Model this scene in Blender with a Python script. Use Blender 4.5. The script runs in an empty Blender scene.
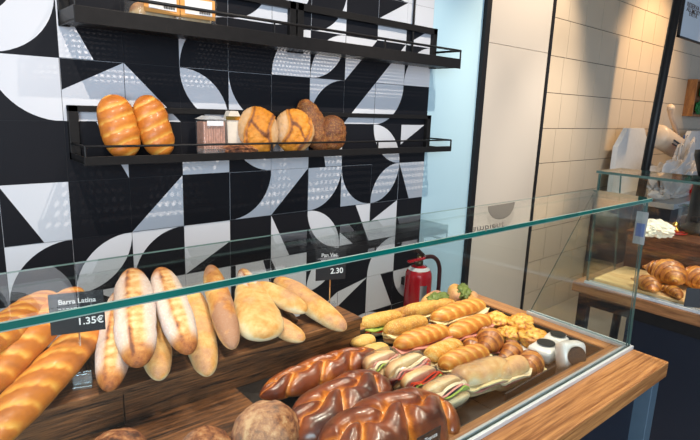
import bpy, bmesh, math, random
from mathutils import Vector, Matrix, noise
random.seed(7)
S = bpy.context.scene
COL = S.collection
PI = math.pi

# ------------------------------------------------------------------ camera (solved from the wall tile grid)
CAMR = [Vector((0.75520, -0.65448, 0.03635)), Vector((-0.10973, -0.18090, -0.97736)), Vector((0.64624, 0.73412, -0.20843))]
CP = Vector((-0.2441, -1.9428, 1.5196))
FPX = 527.38
cam_d = bpy.data.cameras.new('camera'); cam = bpy.data.objects.new('camera', cam_d); COL.objects.link(cam)
cam_d.sensor_width = 36.0; cam_d.lens = FPX / 700 * 36.0; cam_d.clip_start = 0.02
r, d, f = CAMR
cam.matrix_world = Matrix(((r.x, -d.x, -f.x, CP.x), (r.y, -d.y, -f.y, CP.y), (r.z, -d.z, -f.z, CP.z), (0, 0, 0, 1)))
S.camera = cam

def ray(x, y):
    return r * ((x - 350) / FPX) + d * ((y - 220) / FPX) + f
def onz(x, y, z):
    v = ray(x, y); return CP + v * ((z - CP.z) / v.z)
def ony(x, y, Y):
    v = ray(x, y); return CP + v * ((Y - CP.y) / v.y)
def onx(x, y, X):
    v = ray(x, y); return CP + v * ((X - CP.x) / v.x)

# ------------------------------------------------------------------ materials
def new_mat(name):
    m = bpy.data.materials.new(name); m.use_nodes = True
    nt = m.node_tree; nt.nodes.clear()
    out = nt.nodes.new('ShaderNodeOutputMaterial')
    return m, nt, out
def N(nt, kind, **kw):
    n = nt.nodes.new(kind)
    for k, v in kw.items():
        if k.startswith('_'): setattr(n, k[1:], v)
        else: n.inputs[k.replace('__', ' ')].default_value = v
    return n
def L(nt, a, b): nt.links.new(a, b)
def rgba(c): return (c[0], c[1], c[2], 1)
def srgb(r_, g, b):
    def c(v):
        v /= 255
        return v / 12.92 if v <= .04045 else ((v + .055) / 1.055) ** 2.4
    return (c(r_), c(g), c(b))

def plain(name, col, rough=.5, metal=0, var=.08, scale=30, bump=0, coat=0, spec=.5):
    m, nt, out = new_mat(name)
    p = N(nt, 'ShaderNodeBsdfPrincipled'); p.inputs['Roughness'].default_value = rough; p.inputs['Metallic'].default_value = metal
    p.inputs['Coat Weight'].default_value = coat; p.inputs['Specular IOR Level'].default_value = spec
    tc = N(nt, 'ShaderNodeTexCoord'); nz = N(nt, 'ShaderNodeTexNoise', Scale=scale, Detail=4)
    L(nt, tc.outputs['Object'], nz.inputs['Vector'])
    mx = N(nt, 'ShaderNodeMix', _data_type='RGBA')
    mx.inputs[6].default_value = rgba([c * (1 - var) for c in col]); mx.inputs[7].default_value = rgba([min(1, c * (1 + var)) for c in col])
    L(nt, nz.outputs['Fac'], mx.inputs[0]); L(nt, mx.outputs[2], p.inputs['Base Color'])
    if bump:
        b = N(nt, 'ShaderNodeBump', Strength=bump, Distance=.002); L(nt, nz.outputs['Fac'], b.inputs['Height']); L(nt, b.outputs[0], p.inputs['Normal'])
    L(nt, p.outputs[0], out.inputs[0])
    return m

def wood(name, dark, light, rough=.45, scale=(2, 30, 30), bump=.1, coat=0):
    m, nt, out = new_mat(name)
    p = N(nt, 'ShaderNodeBsdfPrincipled'); p.inputs['Roughness'].default_value = rough; p.inputs['Coat Weight'].default_value = coat
    tc = N(nt, 'ShaderNodeTexCoord'); mp = N(nt, 'ShaderNodeMapping'); mp.inputs['Scale'].default_value = scale
    L(nt, tc.outputs['Object'], mp.inputs[0])
    n1 = N(nt, 'ShaderNodeTexNoise', Scale=1.0, Detail=6, Roughness=.65, Distortion=1.2); L(nt, mp.outputs[0], n1.inputs['Vector'])
    n2 = N(nt, 'ShaderNodeTexNoise', Scale=6.0, Detail=3, Roughness=.6); L(nt, mp.outputs[0], n2.inputs['Vector'])
    ad = N(nt, 'ShaderNodeMath', _operation='MULTIPLY_ADD'); ad.inputs[1].default_value = .4; L(nt, n2.outputs['Fac'], ad.inputs[0]); L(nt, n1.outputs['Fac'], ad.inputs[2])
    cr = N(nt, 'ShaderNodeValToRGB'); cr.color_ramp.elements[0].position = .56; cr.color_ramp.elements[1].position = .84
    cr.color_ramp.elements[0].color = rgba(dark); cr.color_ramp.elements[1].color = rgba(light)
    L(nt, ad.outputs[0], cr.inputs[0]); L(nt, cr.outputs[0], p.inputs['Base Color'])
    b = N(nt, 'ShaderNodeBump', Strength=bump, Distance=.002); L(nt, ad.outputs[0], b.inputs['Height']); L(nt, b.outputs[0], p.inputs['Normal'])
    L(nt, p.outputs[0], out.inputs[0])
    return m

def pane_mat(name, tint, refl0=.04, rough=0.0, wrinkle=0, milky=0.0):
    """thin clear sheet: see-through plus Schlick reflection by the real viewing angle"""
    m, nt, out = new_mat(name)
    tr = N(nt, 'ShaderNodeBsdfTransparent', Color=rgba(tint)); gl = N(nt, 'ShaderNodeBsdfGlossy', Roughness=rough)
    ge = N(nt, 'ShaderNodeNewGeometry'); dt = N(nt, 'ShaderNodeVectorMath', _operation='DOT_PRODUCT')
    L(nt, ge.outputs['Incoming'], dt.inputs[0]); 
    if wrinkle:
        tc = N(nt, 'ShaderNodeTexCoord'); nz = N(nt, 'ShaderNodeTexNoise', Scale=wrinkle, Detail=3); L(nt, tc.outputs['Object'], nz.inputs['Vector'])
        b = N(nt, 'ShaderNodeBump', Strength=1, Distance=.006); L(nt, nz.outputs['Fac'], b.inputs['Height'])
        L(nt, b.outputs[0], dt.inputs[1]); L(nt, b.outputs[0], gl.inputs['Normal'])
    else: L(nt, ge.outputs['Normal'], dt.inputs[1])
    ab = N(nt, 'ShaderNodeMath', _operation='ABSOLUTE'); L(nt, dt.outputs['Value'], ab.inputs[0])
    on = N(nt, 'ShaderNodeMath', _operation='SUBTRACT'); on.inputs[0].default_value = 1; L(nt, ab.outputs[0], on.inputs[1])
    pw = N(nt, 'ShaderNodeMath', _operation='POWER'); pw.inputs[1].default_value = 5; L(nt, on.outputs[0], pw.inputs[0])
    ma = N(nt, 'ShaderNodeMath', _operation='MULTIPLY_ADD', _use_clamp=True); ma.inputs[1].default_value = 1 - refl0; ma.inputs[2].default_value = refl0; L(nt, pw.outputs[0], ma.inputs[0])
    mx = N(nt, 'ShaderNodeMixShader'); L(nt, ma.outputs[0], mx.inputs[0]); L(nt, tr.outputs[0], mx.inputs[1]); L(nt, gl.outputs[0], mx.inputs[2])
    last = mx
    if milky:
        df = N(nt, 'ShaderNodeBsdfDiffuse', Color=(.85, .85, .85, 1)); m2 = N(nt, 'ShaderNodeMixShader'); m2.inputs[0].default_value = milky
        L(nt, mx.outputs[0], m2.inputs[1]); L(nt, df.outputs[0], m2.inputs[2]); last = m2
    L(nt, last.outputs[0], out.inputs[0])
    return m

def perforated(name, col, pitch, rad):
    m, nt, out = new_mat(name)
    p = N(nt, 'ShaderNodeBsdfPrincipled'); p.inputs['Base Color'].default_value = rgba(col); p.inputs['Roughness'].default_value = .45
    tr = N(nt, 'ShaderNodeBsdfTransparent')
    tc = N(nt, 'ShaderNodeTexCoord'); sp = N(nt, 'ShaderNodeSeparateXYZ'); L(nt, tc.outputs['Object'], sp.inputs[0])
    def mth(op, a, b=None, c=None):
        n = N(nt, 'ShaderNodeMath', _operation=op)
        for i, v in enumerate((a, b, c)):
            if v is None: continue
            if isinstance(v, (int, float)): n.inputs[i].default_value = v
            else: L(nt, v, n.inputs[i])
        return n.outputs[0]
    ds = []
    for off in (0, .5):
        u = mth('SUBTRACT', mth('FRACT', mth('ADD', mth('DIVIDE', sp.outputs[0], pitch), off + 50)), .5)
        v = mth('MULTIPLY', mth('SUBTRACT', mth('FRACT', mth('ADD', mth('DIVIDE', sp.outputs[1], pitch * 1.732), off + 50)), .5), 1.732)
        ds.append(mth('SQRT', mth('ADD', mth('MULTIPLY', u, u), mth('MULTIPLY', v, v))))
    hole = mth('LESS_THAN', mth('MINIMUM', ds[0], ds[1]), rad)
    mx = N(nt, 'ShaderNodeMixShader'); L(nt, hole, mx.inputs[0]); L(nt, p.outputs[0], mx.inputs[1]); L(nt, tr.outputs[0], mx.inputs[2])
    L(nt, mx.outputs[0], out.inputs[0])
    return m

def bread(name, ramp, flour=(.78, .76, .74), rough=.55, coat=0, bump=.5, bscale=90, tvar=.35, tscale=14, seeds=None):
    """crust: 'tone' is how baked the crust is there, 'flour' how floury"""
    m, nt, out = new_mat(name)
    p = N(nt, 'ShaderNodeBsdfPrincipled'); p.inputs['Roughness'].default_value = rough; p.inputs['Coat Weight'].default_value = coat; p.inputs['Coat Roughness'].default_value = .18
    p.inputs['Subsurface Weight'].default_value = .0
    tc = N(nt, 'ShaderNodeTexCoord')
    at = N(nt, 'ShaderNodeAttribute', _attribute_name='tone'); af = N(nt, 'ShaderNodeAttribute', _attribute_name='flour')
    nz = N(nt, 'ShaderNodeTexNoise', Scale=tscale, Detail=6, Roughness=.65); L(nt, tc.outputs['Object'], nz.inputs['Vector'])
    nf = N(nt, 'ShaderNodeTexNoise', Scale=bscale, Detail=5, Roughness=.7); L(nt, tc.outputs['Object'], nf.inputs['Vector'])
    s = N(nt, 'ShaderNodeMath', _operation='MULTIPLY_ADD'); s.inputs[1].default_value = tvar * 2; L(nt, nz.outputs['Fac'], s.inputs[0])
    s0 = N(nt, 'ShaderNodeMath', _operation='SUBTRACT'); s0.inputs[1].default_value = tvar; L(nt, at.outputs['Fac'], s0.inputs[0]); L(nt, s0.outputs[0], s.inputs[2])
    cr = N(nt, 'ShaderNodeValToRGB'); els = cr.color_ramp.elements
    while len(els) < len(ramp): els.new(.5)
    for e, (pos, c) in zip(els, ramp): e.position = pos; e.color = rgba(c)
    L(nt, s.outputs[0], cr.inputs[0])
    fm = N(nt, 'ShaderNodeMath', _operation='MULTIPLY_ADD', _use_clamp=True); fm.inputs[1].default_value = 2.4; fm.inputs[2].default_value = -1.25; L(nt, nf.outputs['Fac'], fm.inputs[0])
    fa = N(nt, 'ShaderNodeMath', _operation='ADD'); L(nt, fm.outputs[0], fa.inputs[0]); fa.inputs[1].default_value = .45
    fb = N(nt, 'ShaderNodeMath', _operation='MULTIPLY', _use_clamp=True); L(nt, fa.outputs[0], fb.inputs[0]); L(nt, af.outputs['Fac'], fb.inputs[1])
    mx = N(nt, 'ShaderNodeMix', _data_type='RGBA'); mx.inputs[7].default_value = rgba(flour)
    L(nt, fb.outputs[0], mx.inputs[0]); L(nt, cr.outputs[0], mx.inputs[6])
    colour = mx.outputs[2]
    hgt = nf.outputs['Fac']
    if seeds:
        vo = N(nt, 'ShaderNodeTexVoronoi', Scale=seeds[1]); L(nt, tc.outputs['Object'], vo.inputs['Vector'])
        st = N(nt, 'ShaderNodeMath', _operation='LESS_THAN'); st.inputs[1].default_value = seeds[2]; L(nt, vo.outputs['Distance'], st.inputs[0])
        sg = N(nt, 'ShaderNodeMath', _operation='MULTIPLY'); L(nt, st.outputs[0], sg.inputs[0]); sg.inputs[1].default_value = .7
        m2 = N(nt, 'ShaderNodeMix', _data_type='RGBA'); m2.inputs[7].default_value = rgba(seeds[0]); L(nt, sg.outputs[0], m2.inputs[0]); L(nt, colour, m2.inputs[6]); colour = m2.outputs[2]
        hh = N(nt, 'ShaderNodeMath', _operation='ADD'); L(nt, nf.outputs['Fac'], hh.inputs[0]); L(nt, st.outputs[0], hh.inputs[1]); hgt = hh.outputs[0]
    L(nt, colour, p.inputs['Base Color'])
    b = N(nt, 'ShaderNodeBump', Strength=bump, Distance=.0015); L(nt, hgt, b.inputs['Height']); L(nt, b.outputs[0], p.inputs['Normal'])
    L(nt, p.outputs[0], out.inputs[0])
    return m

M = {}
M['tile_white'] = plain('white tile', (.61, .63, .68), .42, var=.03, scale=3, spec=.25)
M['tile_black'] = plain('black tile', (.010, .0105, .014), .42, var=.1, scale=3, spec=.22)
M['grout'] = plain('grout', (.03, .03, .033), .8)
M['pale_wall'] = plain('pale blue paint', (.46, .68, .80), .6, var=.03, scale=2)
M['panel'] = plain('off white panel', (.60, .55, .49), .4, var=.03, scale=2)
M['cream_tile'] = plain('cream tile', (.60, .50, .38), .4, var=.05, scale=4, spec=.3)
M['black_metal'] = plain('black metal', (.012, .011, .011), .45, var=.3, scale=40, bump=.1, spec=.25)
M['black_trim'] = plain('black trim', (.010, .010, .012), .45, spec=.25)
M['perf_small'] = perforated('fine perforated steel', (.014, .014, .015), .0175, .31)
M['perf_big'] = perforated('perforated steel', (.014, .014, .015), .024, .30)
M['floor'] = plain('stone floor', (.46, .38, .30), .45, var=.12, scale=3)
M['ceiling'] = plain('ceiling paint', (.35, .34, .33), .9)
M['oak'] = wood('counter wood', srgb(124, 76, 38), srgb(186, 132, 78), .38, (2.5, 100, 100), .06, .1)
M['oak_y'] = wood('counter wood across', srgb(138, 84, 42), srgb(196, 140, 84), .38, (100, 2.5, 100), .06, .1)
M['walnut'] = wood('dark rustic wood', srgb(36, 20, 11), srgb(136, 88, 50), .5, (4, 60, 90), .4)
M['walnut_y'] = wood('dark rustic wood across', srgb(48, 26, 17), srgb(112, 66, 42), .5, (30, 4, 45), .25)
M['board'] = wood('light board wood', srgb(206, 160, 106), srgb(236, 200, 150), .5, (20, 3, 20), .08)
M['well'] = plain('dark liner', srgb(34, 28, 25), .5, var=.2, scale=60, bump=.2)
M['navy'] = plain('navy laminate', (.006, .010, .020), .45)
M['steel'] = plain('brushed steel', (.55, .56, .57), .3, 1)
M['alu'] = plain('light aluminium', (.56, .59, .60), .4, .25)
M['chrome'] = plain('chrome', (.7, .7, .7), .15, 1)
M['glass'] = pane_mat('clear glass', (.955, .985, .975), .025)
M['edge'] = plain('glass cut edge', (.0, .105, .085), .15, var=.6, scale=9, coat=.35)
M['edge_pale'] = plain('pale glass edge', (.22, .32, .28), .15, var=.2, scale=18, coat=.5)
M['edge_dark'] = plain('dark glass edge', (.05, .10, .09), .2, var=.3, scale=18)
M['acrylic'] = pane_mat('clear acrylic', (.90, .93, .95), .12, milky=.08)
M['film'] = pane_mat('crinkled clear film', (.96, .96, .96), .05, .10, 60, .03)
M['film_milky'] = pane_mat('milky plastic film', (.9, .9, .9), .06, .15, 45, .45)
M['card'] = plain('black card', (.010, .012, .016), .4)
M['ink'] = plain('white ink', (.8, .8, .8), .6)
M['red'] = plain('red enamel', (.42, .006, .012), .25, coat=.6)
M['black_rubber'] = plain('black rubber', (.012, .012, .012), .5)
M['paper'] = plain('white paper', (.75, .75, .76), .7)
M['sign_white'] = plain('white sign board', (.66, .74, .84), .5, var=.02)
M['sign_ink'] = plain('brown lettering', (.12, .075, .06), .6)
M['logo'] = plain('painted logo reflection', (.05, .047, .04), .5)  # dark colour of the logo reflection painted on the glass top
M['beige'] = plain('beige enamel', (.62, .50, .38), .4)
M['machine'] = plain('white enamel', (.62, .63, .64), .4)
M['cork'] = wood('pine frame', srgb(130, 80, 40), srgb(176, 120, 66), .6, (20, 20, 4))
M['green'] = plain('green', (.02, .20, .05), .5)
M['gold'] = plain('gold foil', (.75, .45, .10), .25, 1)
M['ham'] = plain('ham', (.66, .27, .22), .35, var=.2, scale=60)
M['cheese'] = plain('cheese', (.85, .70, .38), .4, var=.06)
M['tomato'] = plain('tomato', (.62, .06, .02), .25, var=.2, scale=80)
M['lettuce'] = plain('lettuce', (.32, .42, .07), .45, var=.5, scale=90)
M['pesto'] = plain('green herb topping', (.13, .17, .03), .5, var=.7, scale=200, bump=.8)
M['crumb'] = plain('bread crumb', (.76, .62, .40), .8, var=.15, scale=120, bump=.6)
M['brown_label'] = plain('orange print', (.72, .32, .08), .5)
M['sticker'] = plain('black sticker', (.014, .013, .011), .45)
M['blue_print'] = plain('blue print', (.06, .10, .24), .5)

cream, gold, orange, brown, dark = (.74, .56, .30), (.68, .38, .10), (.58, .21, .03), (.28, .075, .015), (.09, .025, .008)
M['floury'] = bread('floury crust', [(0, (.76, .60, .36)), (.3, (.70, .43, .17)), (.6, (.56, .22, .045)), (.85, (.33, .095, .02)), (1, (.16, .045, .012))], flour=(.78, .75, .79), rough=.7, tvar=0.52, tscale=60, bscale=260)
M['plainloaf'] = bread('pale crust', [(0, (.74, .61, .38)), (.35, (.70, .44, .17)), (.62, (.60, .28, .065)), (.85, (.46, .17, .035)), (1, (.33, .10, .02))], flour=(.76, .68, .56), rough=.65, tvar=0.48, tscale=55, bscale=280, bump=.7)
M['milk'] = bread('glossy golden crust', [(0, (.74, .52, .24)), (.3, (.72, .36, .06)), (.62, (.55, .175, .016)), (1, (.22, .05, .010))], rough=.5, coat=.12, tvar=0.24, tscale=40, bump=.2, bscale=200)
M['glaze'] = bread('egg glazed crust', [(0, (.74, .36, .07)), (.22, (.58, .18, .018)), (.5, (.24, .050, .010)), (.8, (.095, .020, .008)), (1, (.05, .012, .006))], rough=.34, coat=.55, tvar=0.38, tscale=45, bump=.25, bscale=70)
M['rustic'] = bread('rustic brown crust', [(0, (.58, .36, .18)), (.4, (.40, .165, .06)), (.7, (.22, .07, .024)), (1, (.07, .022, .010))], flour=(.66, .50, .38), rough=.75, tvar=1.30, tscale=70, bump=1, bscale=240)
M['splitloaf'] = bread('split crust', [(0, (.74, .52, .32)), (.3, (.74, .38, .08)), (.55, (.70, .25, .015)), (.8, (.26, .08, .015)), (1, dark)], flour=(.60, .44, .36), rough=.6, tvar=0.24, tscale=60, bump=.9, bscale=220)
M['seeded'] = bread('seeded dark crust', [(0, gold), (.3, (.42, .16, .03)), (.6, (.20, .06, .012)), (1, dark)], rough=.6, tvar=0.80, tscale=50, bump=1, bscale=200, seeds=((.50, .27, .06), 190, .3))
M['sesame'] = bread('seeded golden crust', [(0, cream), (.35, (.72, .42, .09)), (.6, (.66, .29, .03)), (1, brown)], flour=(.8, .6, .3), rough=.6, tvar=0.56, tscale=60, bump=.9, bscale=240, seeds=((.82, .60, .24), 260, .32))
M['pastry'] = bread('flaky pastry', [(0, (.78, .44, .11)), (.3, (.62, .25, .035)), (.65, (.36, .10, .015)), (1, dark)], rough=.42, coat=.3, tvar=0.60, tscale=70, bump=.6, bscale=220)
M['cheesy'] = bread('browned cheese crust', [(0, (.80, .55, .14)), (.4, (.78, .40, .05)), (.68, (.56, .20, .03)), (1, brown)], rough=.45, coat=.2, tvar=.5, tscale=60, bump=.9, bscale=120)

# ------------------------------------------------------------------ mesh helpers
def link(name, bm, mat, parent=None, mw=None, smooth=False):
    me = bpy.data.meshes.new(name); bm.to_mesh(me); bm.free()
    for m in (mat if isinstance(mat, (list, tuple)) else [mat]): me.materials.append(m)
    if smooth:
        for p in me.polygons: p.use_smooth = True
    o = bpy.data.objects.new(name, me); COL.objects.link(o)
    if parent: o.parent = parent
    if mw is not None: o.matrix_local = mw
    return o
def tag(o, label, cat, group=None):
    o['label'] = label; o['category'] = cat
    if group: o['group'] = group
    return o
def struct(o): o['kind'] = 'structure'; return o
def thing(name, label, cat, mw=None, group=None):
    o = bpy.data.objects.new(name, None); COL.objects.link(o); o.empty_display_size = .05
    if mw is not None: o.matrix_world = mw
    return tag(o, label, cat, group)
def T(x, y, z): return Matrix.Translation((x, y, z))

def box(bm, a, b, mi=0, bev=0):
    x0, y0, z0 = a; x1, y1, z1 = b
    vs = [bm.verts.new(p) for p in ((x0, y0, z0), (x1, y0, z0), (x1, y1, z0), (x0, y1, z0), (x0, y0, z1), (x1, y0, z1), (x1, y1, z1), (x0, y1, z1))]
    fs = [bm.faces.new([vs[i] for i in q]) for q in ((3, 2, 1, 0), (4, 5, 6, 7), (0, 1, 5, 4), (1, 2, 6, 5), (2, 3, 7, 6), (3, 0, 4, 7))]
    for fc in fs: fc.material_index = mi
    if bev:
        es = list({e for fc in fs for e in fc.edges})
        bmesh.ops.bevel(bm, geom=es, offset=bev, segments=2, affect='EDGES', profile=.5, clamp_overlap=True)
    return fs
def boxo(name, a, b, mat, parent=None, bev=.0015, mw=None):
    bm = bmesh.new(); box(bm, a, b, 0, bev); return link(name, bm, mat, parent, mw)
def frame_mw(origin, x, up=Vector((0, 0, 1))):
    x = Vector(x).normalized(); y = Vector(up).cross(x).normalized(); z = x.cross(y)
    return Matrix(((x.x, y.x, z.x, origin[0]), (x.y, y.y, z.y, origin[1]), (x.z, y.z, z.z, origin[2]), (0, 0, 0, 1)))
def tube(bm, pts, rad, n=10, caps=True, mi=0):
    pts = [Vector(p) for p in pts]; k = len(pts)
    rads = rad if isinstance(rad, (list, tuple)) else [rad] * k
    t0 = (pts[1] - pts[0]).normalized()
    ref = Vector((0, 0, 1)) if abs(t0.z) < .9 else Vector((1, 0, 0))
    u = t0.cross(ref).normalized(); rings = []
    for i, p in enumerate(pts):
        t = (pts[min(i + 1, k - 1)] - pts[max(i - 1, 0)]).normalized()
        u = (u - t * u.dot(t)).normalized(); v = t.cross(u)
        rings.append([bm.verts.new(p + (u * math.cos(2 * PI * j / n) + v * math.sin(2 * PI * j / n)) * rads[i]) for j in range(n)])
    for a, b in zip(rings, rings[1:]):
        for j in range(n): bm.faces.new((a[j], a[(j + 1) % n], b[(j + 1) % n], b[j])).material_index = mi
    if caps:
        bm.faces.new(list(reversed(rings[0]))).material_index = mi; bm.faces.new(rings[-1]).material_index = mi
    return rings
def lathe(bm, prof, n=32, mi=0):
    rings = [[bm.verts.new((max(rr, 1e-4) * math.cos(2 * PI * j / n), max(rr, 1e-4) * math.sin(2 * PI * j / n), z)) for j in range(n)] for rr, z in prof]
    for a, b in zip(rings, rings[1:]):
        for j in range(n): bm.faces.new((a[j], a[(j + 1) % n], b[(j + 1) % n], b[j])).material_index = mi
    bm.faces.new(list(reversed(rings[0]))).material_index = mi; bm.faces.new(rings[-1]).material_index = mi
def prism(bm, poly, h0, h1, mi=0):
    """polygon in xy, extruded in z"""
    a = [bm.verts.new((p[0], p[1], h0)) for p in poly]; b = [bm.verts.new((p[0], p[1], h1)) for p in poly]
    n = len(poly)
    fs = [bm.faces.new(list(reversed(a))), bm.faces.new(b)] + [bm.faces.new((a[i], a[(i + 1) % n], b[(i + 1) % n], b[i])) for i in range(n)]
    for fc in fs: fc.material_index = mi
    bmesh.ops.recalc_face_normals(bm, faces=fs)
def text_obj(name, s, size, mat, parent, mw, align='LEFT', depth=.0004, bold=0):
    cu = bpy.data.curves.new(name, 'FONT'); cu.body = s; cu.size = size; cu.align_x = align; cu.extrude = depth; cu.offset = bold
    tmp = bpy.data.objects.new(name + '_src', cu); COL.objects.link(tmp)
    bpy.context.view_layer.update()
    me = bpy.data.meshes.new_from_object(tmp.evaluated_get(bpy.context.evaluated_depsgraph_get()))
    bpy.data.objects.remove(tmp); bpy.data.curves.remove(cu)
    me.materials.clear(); me.materials.append(mat)
    o = bpy.data.objects.new(name, me); COL.objects.link(o); o.parent = parent; o.matrix_local = mw
    return o

def sstep(a, b, x):
    t = min(1, max(0, (x - a) / (b - a))); return t * t * (3 - 2 * t)
def fbm(p, sc, seed): return noise.fractal(Vector(p) * sc + Vector((seed * 13.1, seed * 7.7, seed * 3.3)), 1, 2, 4)

# one generator for every kind of long or round loaf: x along the loaf, z up
def loaf_mesh(name, Ln, W, H, kind, seed=0, pe=3.0, taper=0.0, bend=0.0, flat=.7, nu=60, nv=30, cuts=7, slant=.35, tmul=1.0):
    rnd = random.Random(seed); vs = []; tone = []; flour = []
    ph = rnd.random()
    for i in range(nu + 1):
        s = -math.cos(PI * i / nu) if 0 < i < nu else (-1 if i == 0 else 1)
        rr = max(0.0, 1 - abs(s) ** pe) ** .5 if 0 < i < nu else .02
        w = rr * (1 + taper * s)
        for j in range(nv):
            th = 2 * PI * j / nv; cy, sz = math.cos(th), math.sin(th)
            x = s * Ln / 2; y = W / 2 * w * cy; z = H / 2 * w * sz * (1 if sz > 0 else flat)
            y += bend * (1 - s * s)
            up = max(0, sz); tn = .5; fl = 0; dsp = 0
            nz = fbm((x, y, z), 14, seed); n2 = fbm((x, y, z), 45, seed + 5)
            dsp += .05 * nz + .018 * n2
            if kind == 'floury':
                c = -cy + .10 * fbm((x, 0, 0), 12, seed)        # across the top
                inside = sstep(-.40, -.30, c) * (1 - sstep(.38, .50, c)) * (1 if sz > 0 else 0) * (1 - sstep(.78, .93, abs(s)))
                ear = math.exp(-((c + .36) / .085) ** 2) * (1 if sz > 0 else 0) * (1 - sstep(.75, .92, abs(s)))
                dsp += .10 * ear - .03 * inside + inside * .05 * n2
                tn = .48 + .30 * sstep(.66, .92, abs(s)) - .12 * inside + .62 * ear + .12 * nz + inside * .16 * math.sin(x * 260 + 6 * nz)
                fl = (1.1 * (1 - inside) * (1 - .95 * ear) * (1 - sstep(.62, .86, abs(s))) + .06 * inside) * (.5 + .8 * abs(cy))
            elif kind == 'plain':
                tn = .12 + .46 * sstep(-.1, .8, sz) + .40 * nz + .14 * sstep(.7, 1, abs(s)) * up; fl = .35 * sstep(-.1, .25, nz)
            elif kind == 'milk':
                q = s * cuts / 2 + slant * cy * 1.4 + ph + .06 * nz
                fr = q - math.floor(q)
                seam = 1 - sstep(0, .16, min(fr, (1 - fr) * 1.6))
                dsp += (.13 * math.sin(PI * fr) ** .6 - .09) * (up ** .6) * (1 - sstep(.86, 1, abs(s)))
                pale = (1 - sstep(.06, .40, fr)) * sstep(.1, .5, up + .1)
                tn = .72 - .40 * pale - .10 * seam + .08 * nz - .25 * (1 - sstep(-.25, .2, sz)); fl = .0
            elif kind == 'braid':
                # plaited strands: two rows of slanting lobes that interlock along a zigzag middle
                vv = s * cuts / 2 + ph + .03 * nz
                mid = cy - .20 * math.sin(2 * PI * vv)
                q = vv + .42 * cy if mid > 0 else vv + .5 - .42 * cy
                fr = q - math.floor(q)
                ds = min(fr, 1 - fr) * 2.2; dc = abs(mid) * 1.5
                dmin = min(ds, dc) if sz > 0 else min(ds, .8)
                cre = 1 - sstep(0, .20, dmin); lip = min(1, max(0, dmin / .8))
                dsp += (.38 * math.sqrt(max(0, 1 - (1 - lip) ** 2)) - .20 - .05 * cre) * (1 if sz > -.35 else .3) * (1 - sstep(.9, 1, abs(s)))
                tn = .14 + (.38 * sstep(.02, .16, dmin) + .30 * sstep(.2, .75, dmin) * (.4 + .6 * up)) * sstep(-.5, .25, sz) + .14 * nz + .10 * (fr - .5)
            elif kind == 'seed':
                tn = .66 + .3 * nz + .1 * up; dsp += .04 * n2
            elif kind == 'sesame':
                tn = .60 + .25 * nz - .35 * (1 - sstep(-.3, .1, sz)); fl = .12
            elif kind == 'rustic':
                a1 = fbm((x, y, z), 9, seed + 2)
                split = math.exp(-((cy + .25 * a1 + .15) / .14) ** 2) * up
                dsp += -.06 * split + .03 * n2
                tn = .62 + .4 * nz + .25 * n2 - .45 * split; fl = .38 * sstep(-.1, .3, a1)
            elif kind == 'split':
                # one broad tear: golden open crumb between two floury crust plates, dark crust along the rims
                px, py = x / (Ln / 2), y / (W / 2)
                u1 = py - (.42 - .22 * px + .20 * math.sin(2.6 * px + seed)) + .05 * nz
                u2 = -py - (.62 + .25 * px) + .14 * math.sin(3.2 * px + seed) + .05 * nz
                u3 = abs(px * .8 - .55 * py + .15 * math.sin(4 * py + seed)) - .02
                dd = max(u1, u2)
                top_ = sstep(.05, .2, sz)
                op = (1 - sstep(-.04, .03, dd)) * top_
                rim = math.exp(-((dd - .02) / .085) ** 2) * top_ + .75 * math.exp(-(u3 / .06) ** 2) * op * (1 if px > -.6 else 0)
                dsp += -.02 * op + .07 * math.exp(-((dd - .05) / .05) ** 2) * top_ + op * .06 * n2
                tn = .24 + .30 * op + .42 * min(1, rim) + .12 * nz; fl = .62 * (1 - op) * (1 - min(1, rim))
            k = 1 + dsp * 1.2
            vs.append((x, (y - bend * (1 - s * s)) * k + bend * (1 - s * s), z * k)); tone.append(tn * tmul); flour.append(fl)
    fs = []
    for i in range(nu):
        for j in range(nv): fs.append((i * nv + j, i * nv + (j + 1) % nv, (i + 1) * nv + (j + 1) % nv, (i + 1) * nv + j))
    fs.append(tuple(reversed(range(nv)))); fs.append(tuple(range(nu * nv, (nu + 1) * nv)))
    me = bpy.data.meshes.new(name); me.from_pydata(vs, [], fs)
    for nm, arr in (('tone', tone), ('flour', flour)):
        at = me.attributes.new(nm, 'FLOAT', 'POINT'); at.data.foreach_set('value', arr)
    bm = bmesh.new(); bm.from_mesh(me); bmesh.ops.recalc_face_normals(bm, faces=bm.faces); bm.to_mesh(me); bm.free()
    for p in me.polygons: p.use_smooth = True
    return me
def put(name, me, mat, mw=None, parent=None):
    o = bpy.data.objects.new(name, me); me.materials.append(mat); COL.objects.link(o)
    if parent: o.parent = parent; o.matrix_local = mw if mw is not None else Matrix()
    elif mw is not None: o.matrix_world = mw
    return o
def roll(a): return Matrix.Rotation(a, 4, 'X')
def loaf(name, p0, p1, W, H, kind, mat, label, cat='bread', group=None, rl=0, up=(0, 0, 1), **kw):
    p0 = Vector(p0); p1 = Vector(p1)
    me = loaf_mesh(name, (p1 - p0).length, W, H, kind, **kw)
    return tag(put(name, me, M[mat], frame_mw((p0 + p1) / 2, p1 - p0, Vector(up)) @ roll(rl)), label, cat, group)

# ------------------------------------------------------------------ SETTING
bm = bmesh.new(); box(bm, (-4, -6, -.08), (9, .1, 0)); struct(link('floor', bm, M['floor']))
bm = bmesh.new(); box(bm, (-4, -3.2, 3.0), (9, .1, 3.08)); struct(link('ceiling', bm, M['ceiling']))

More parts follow.
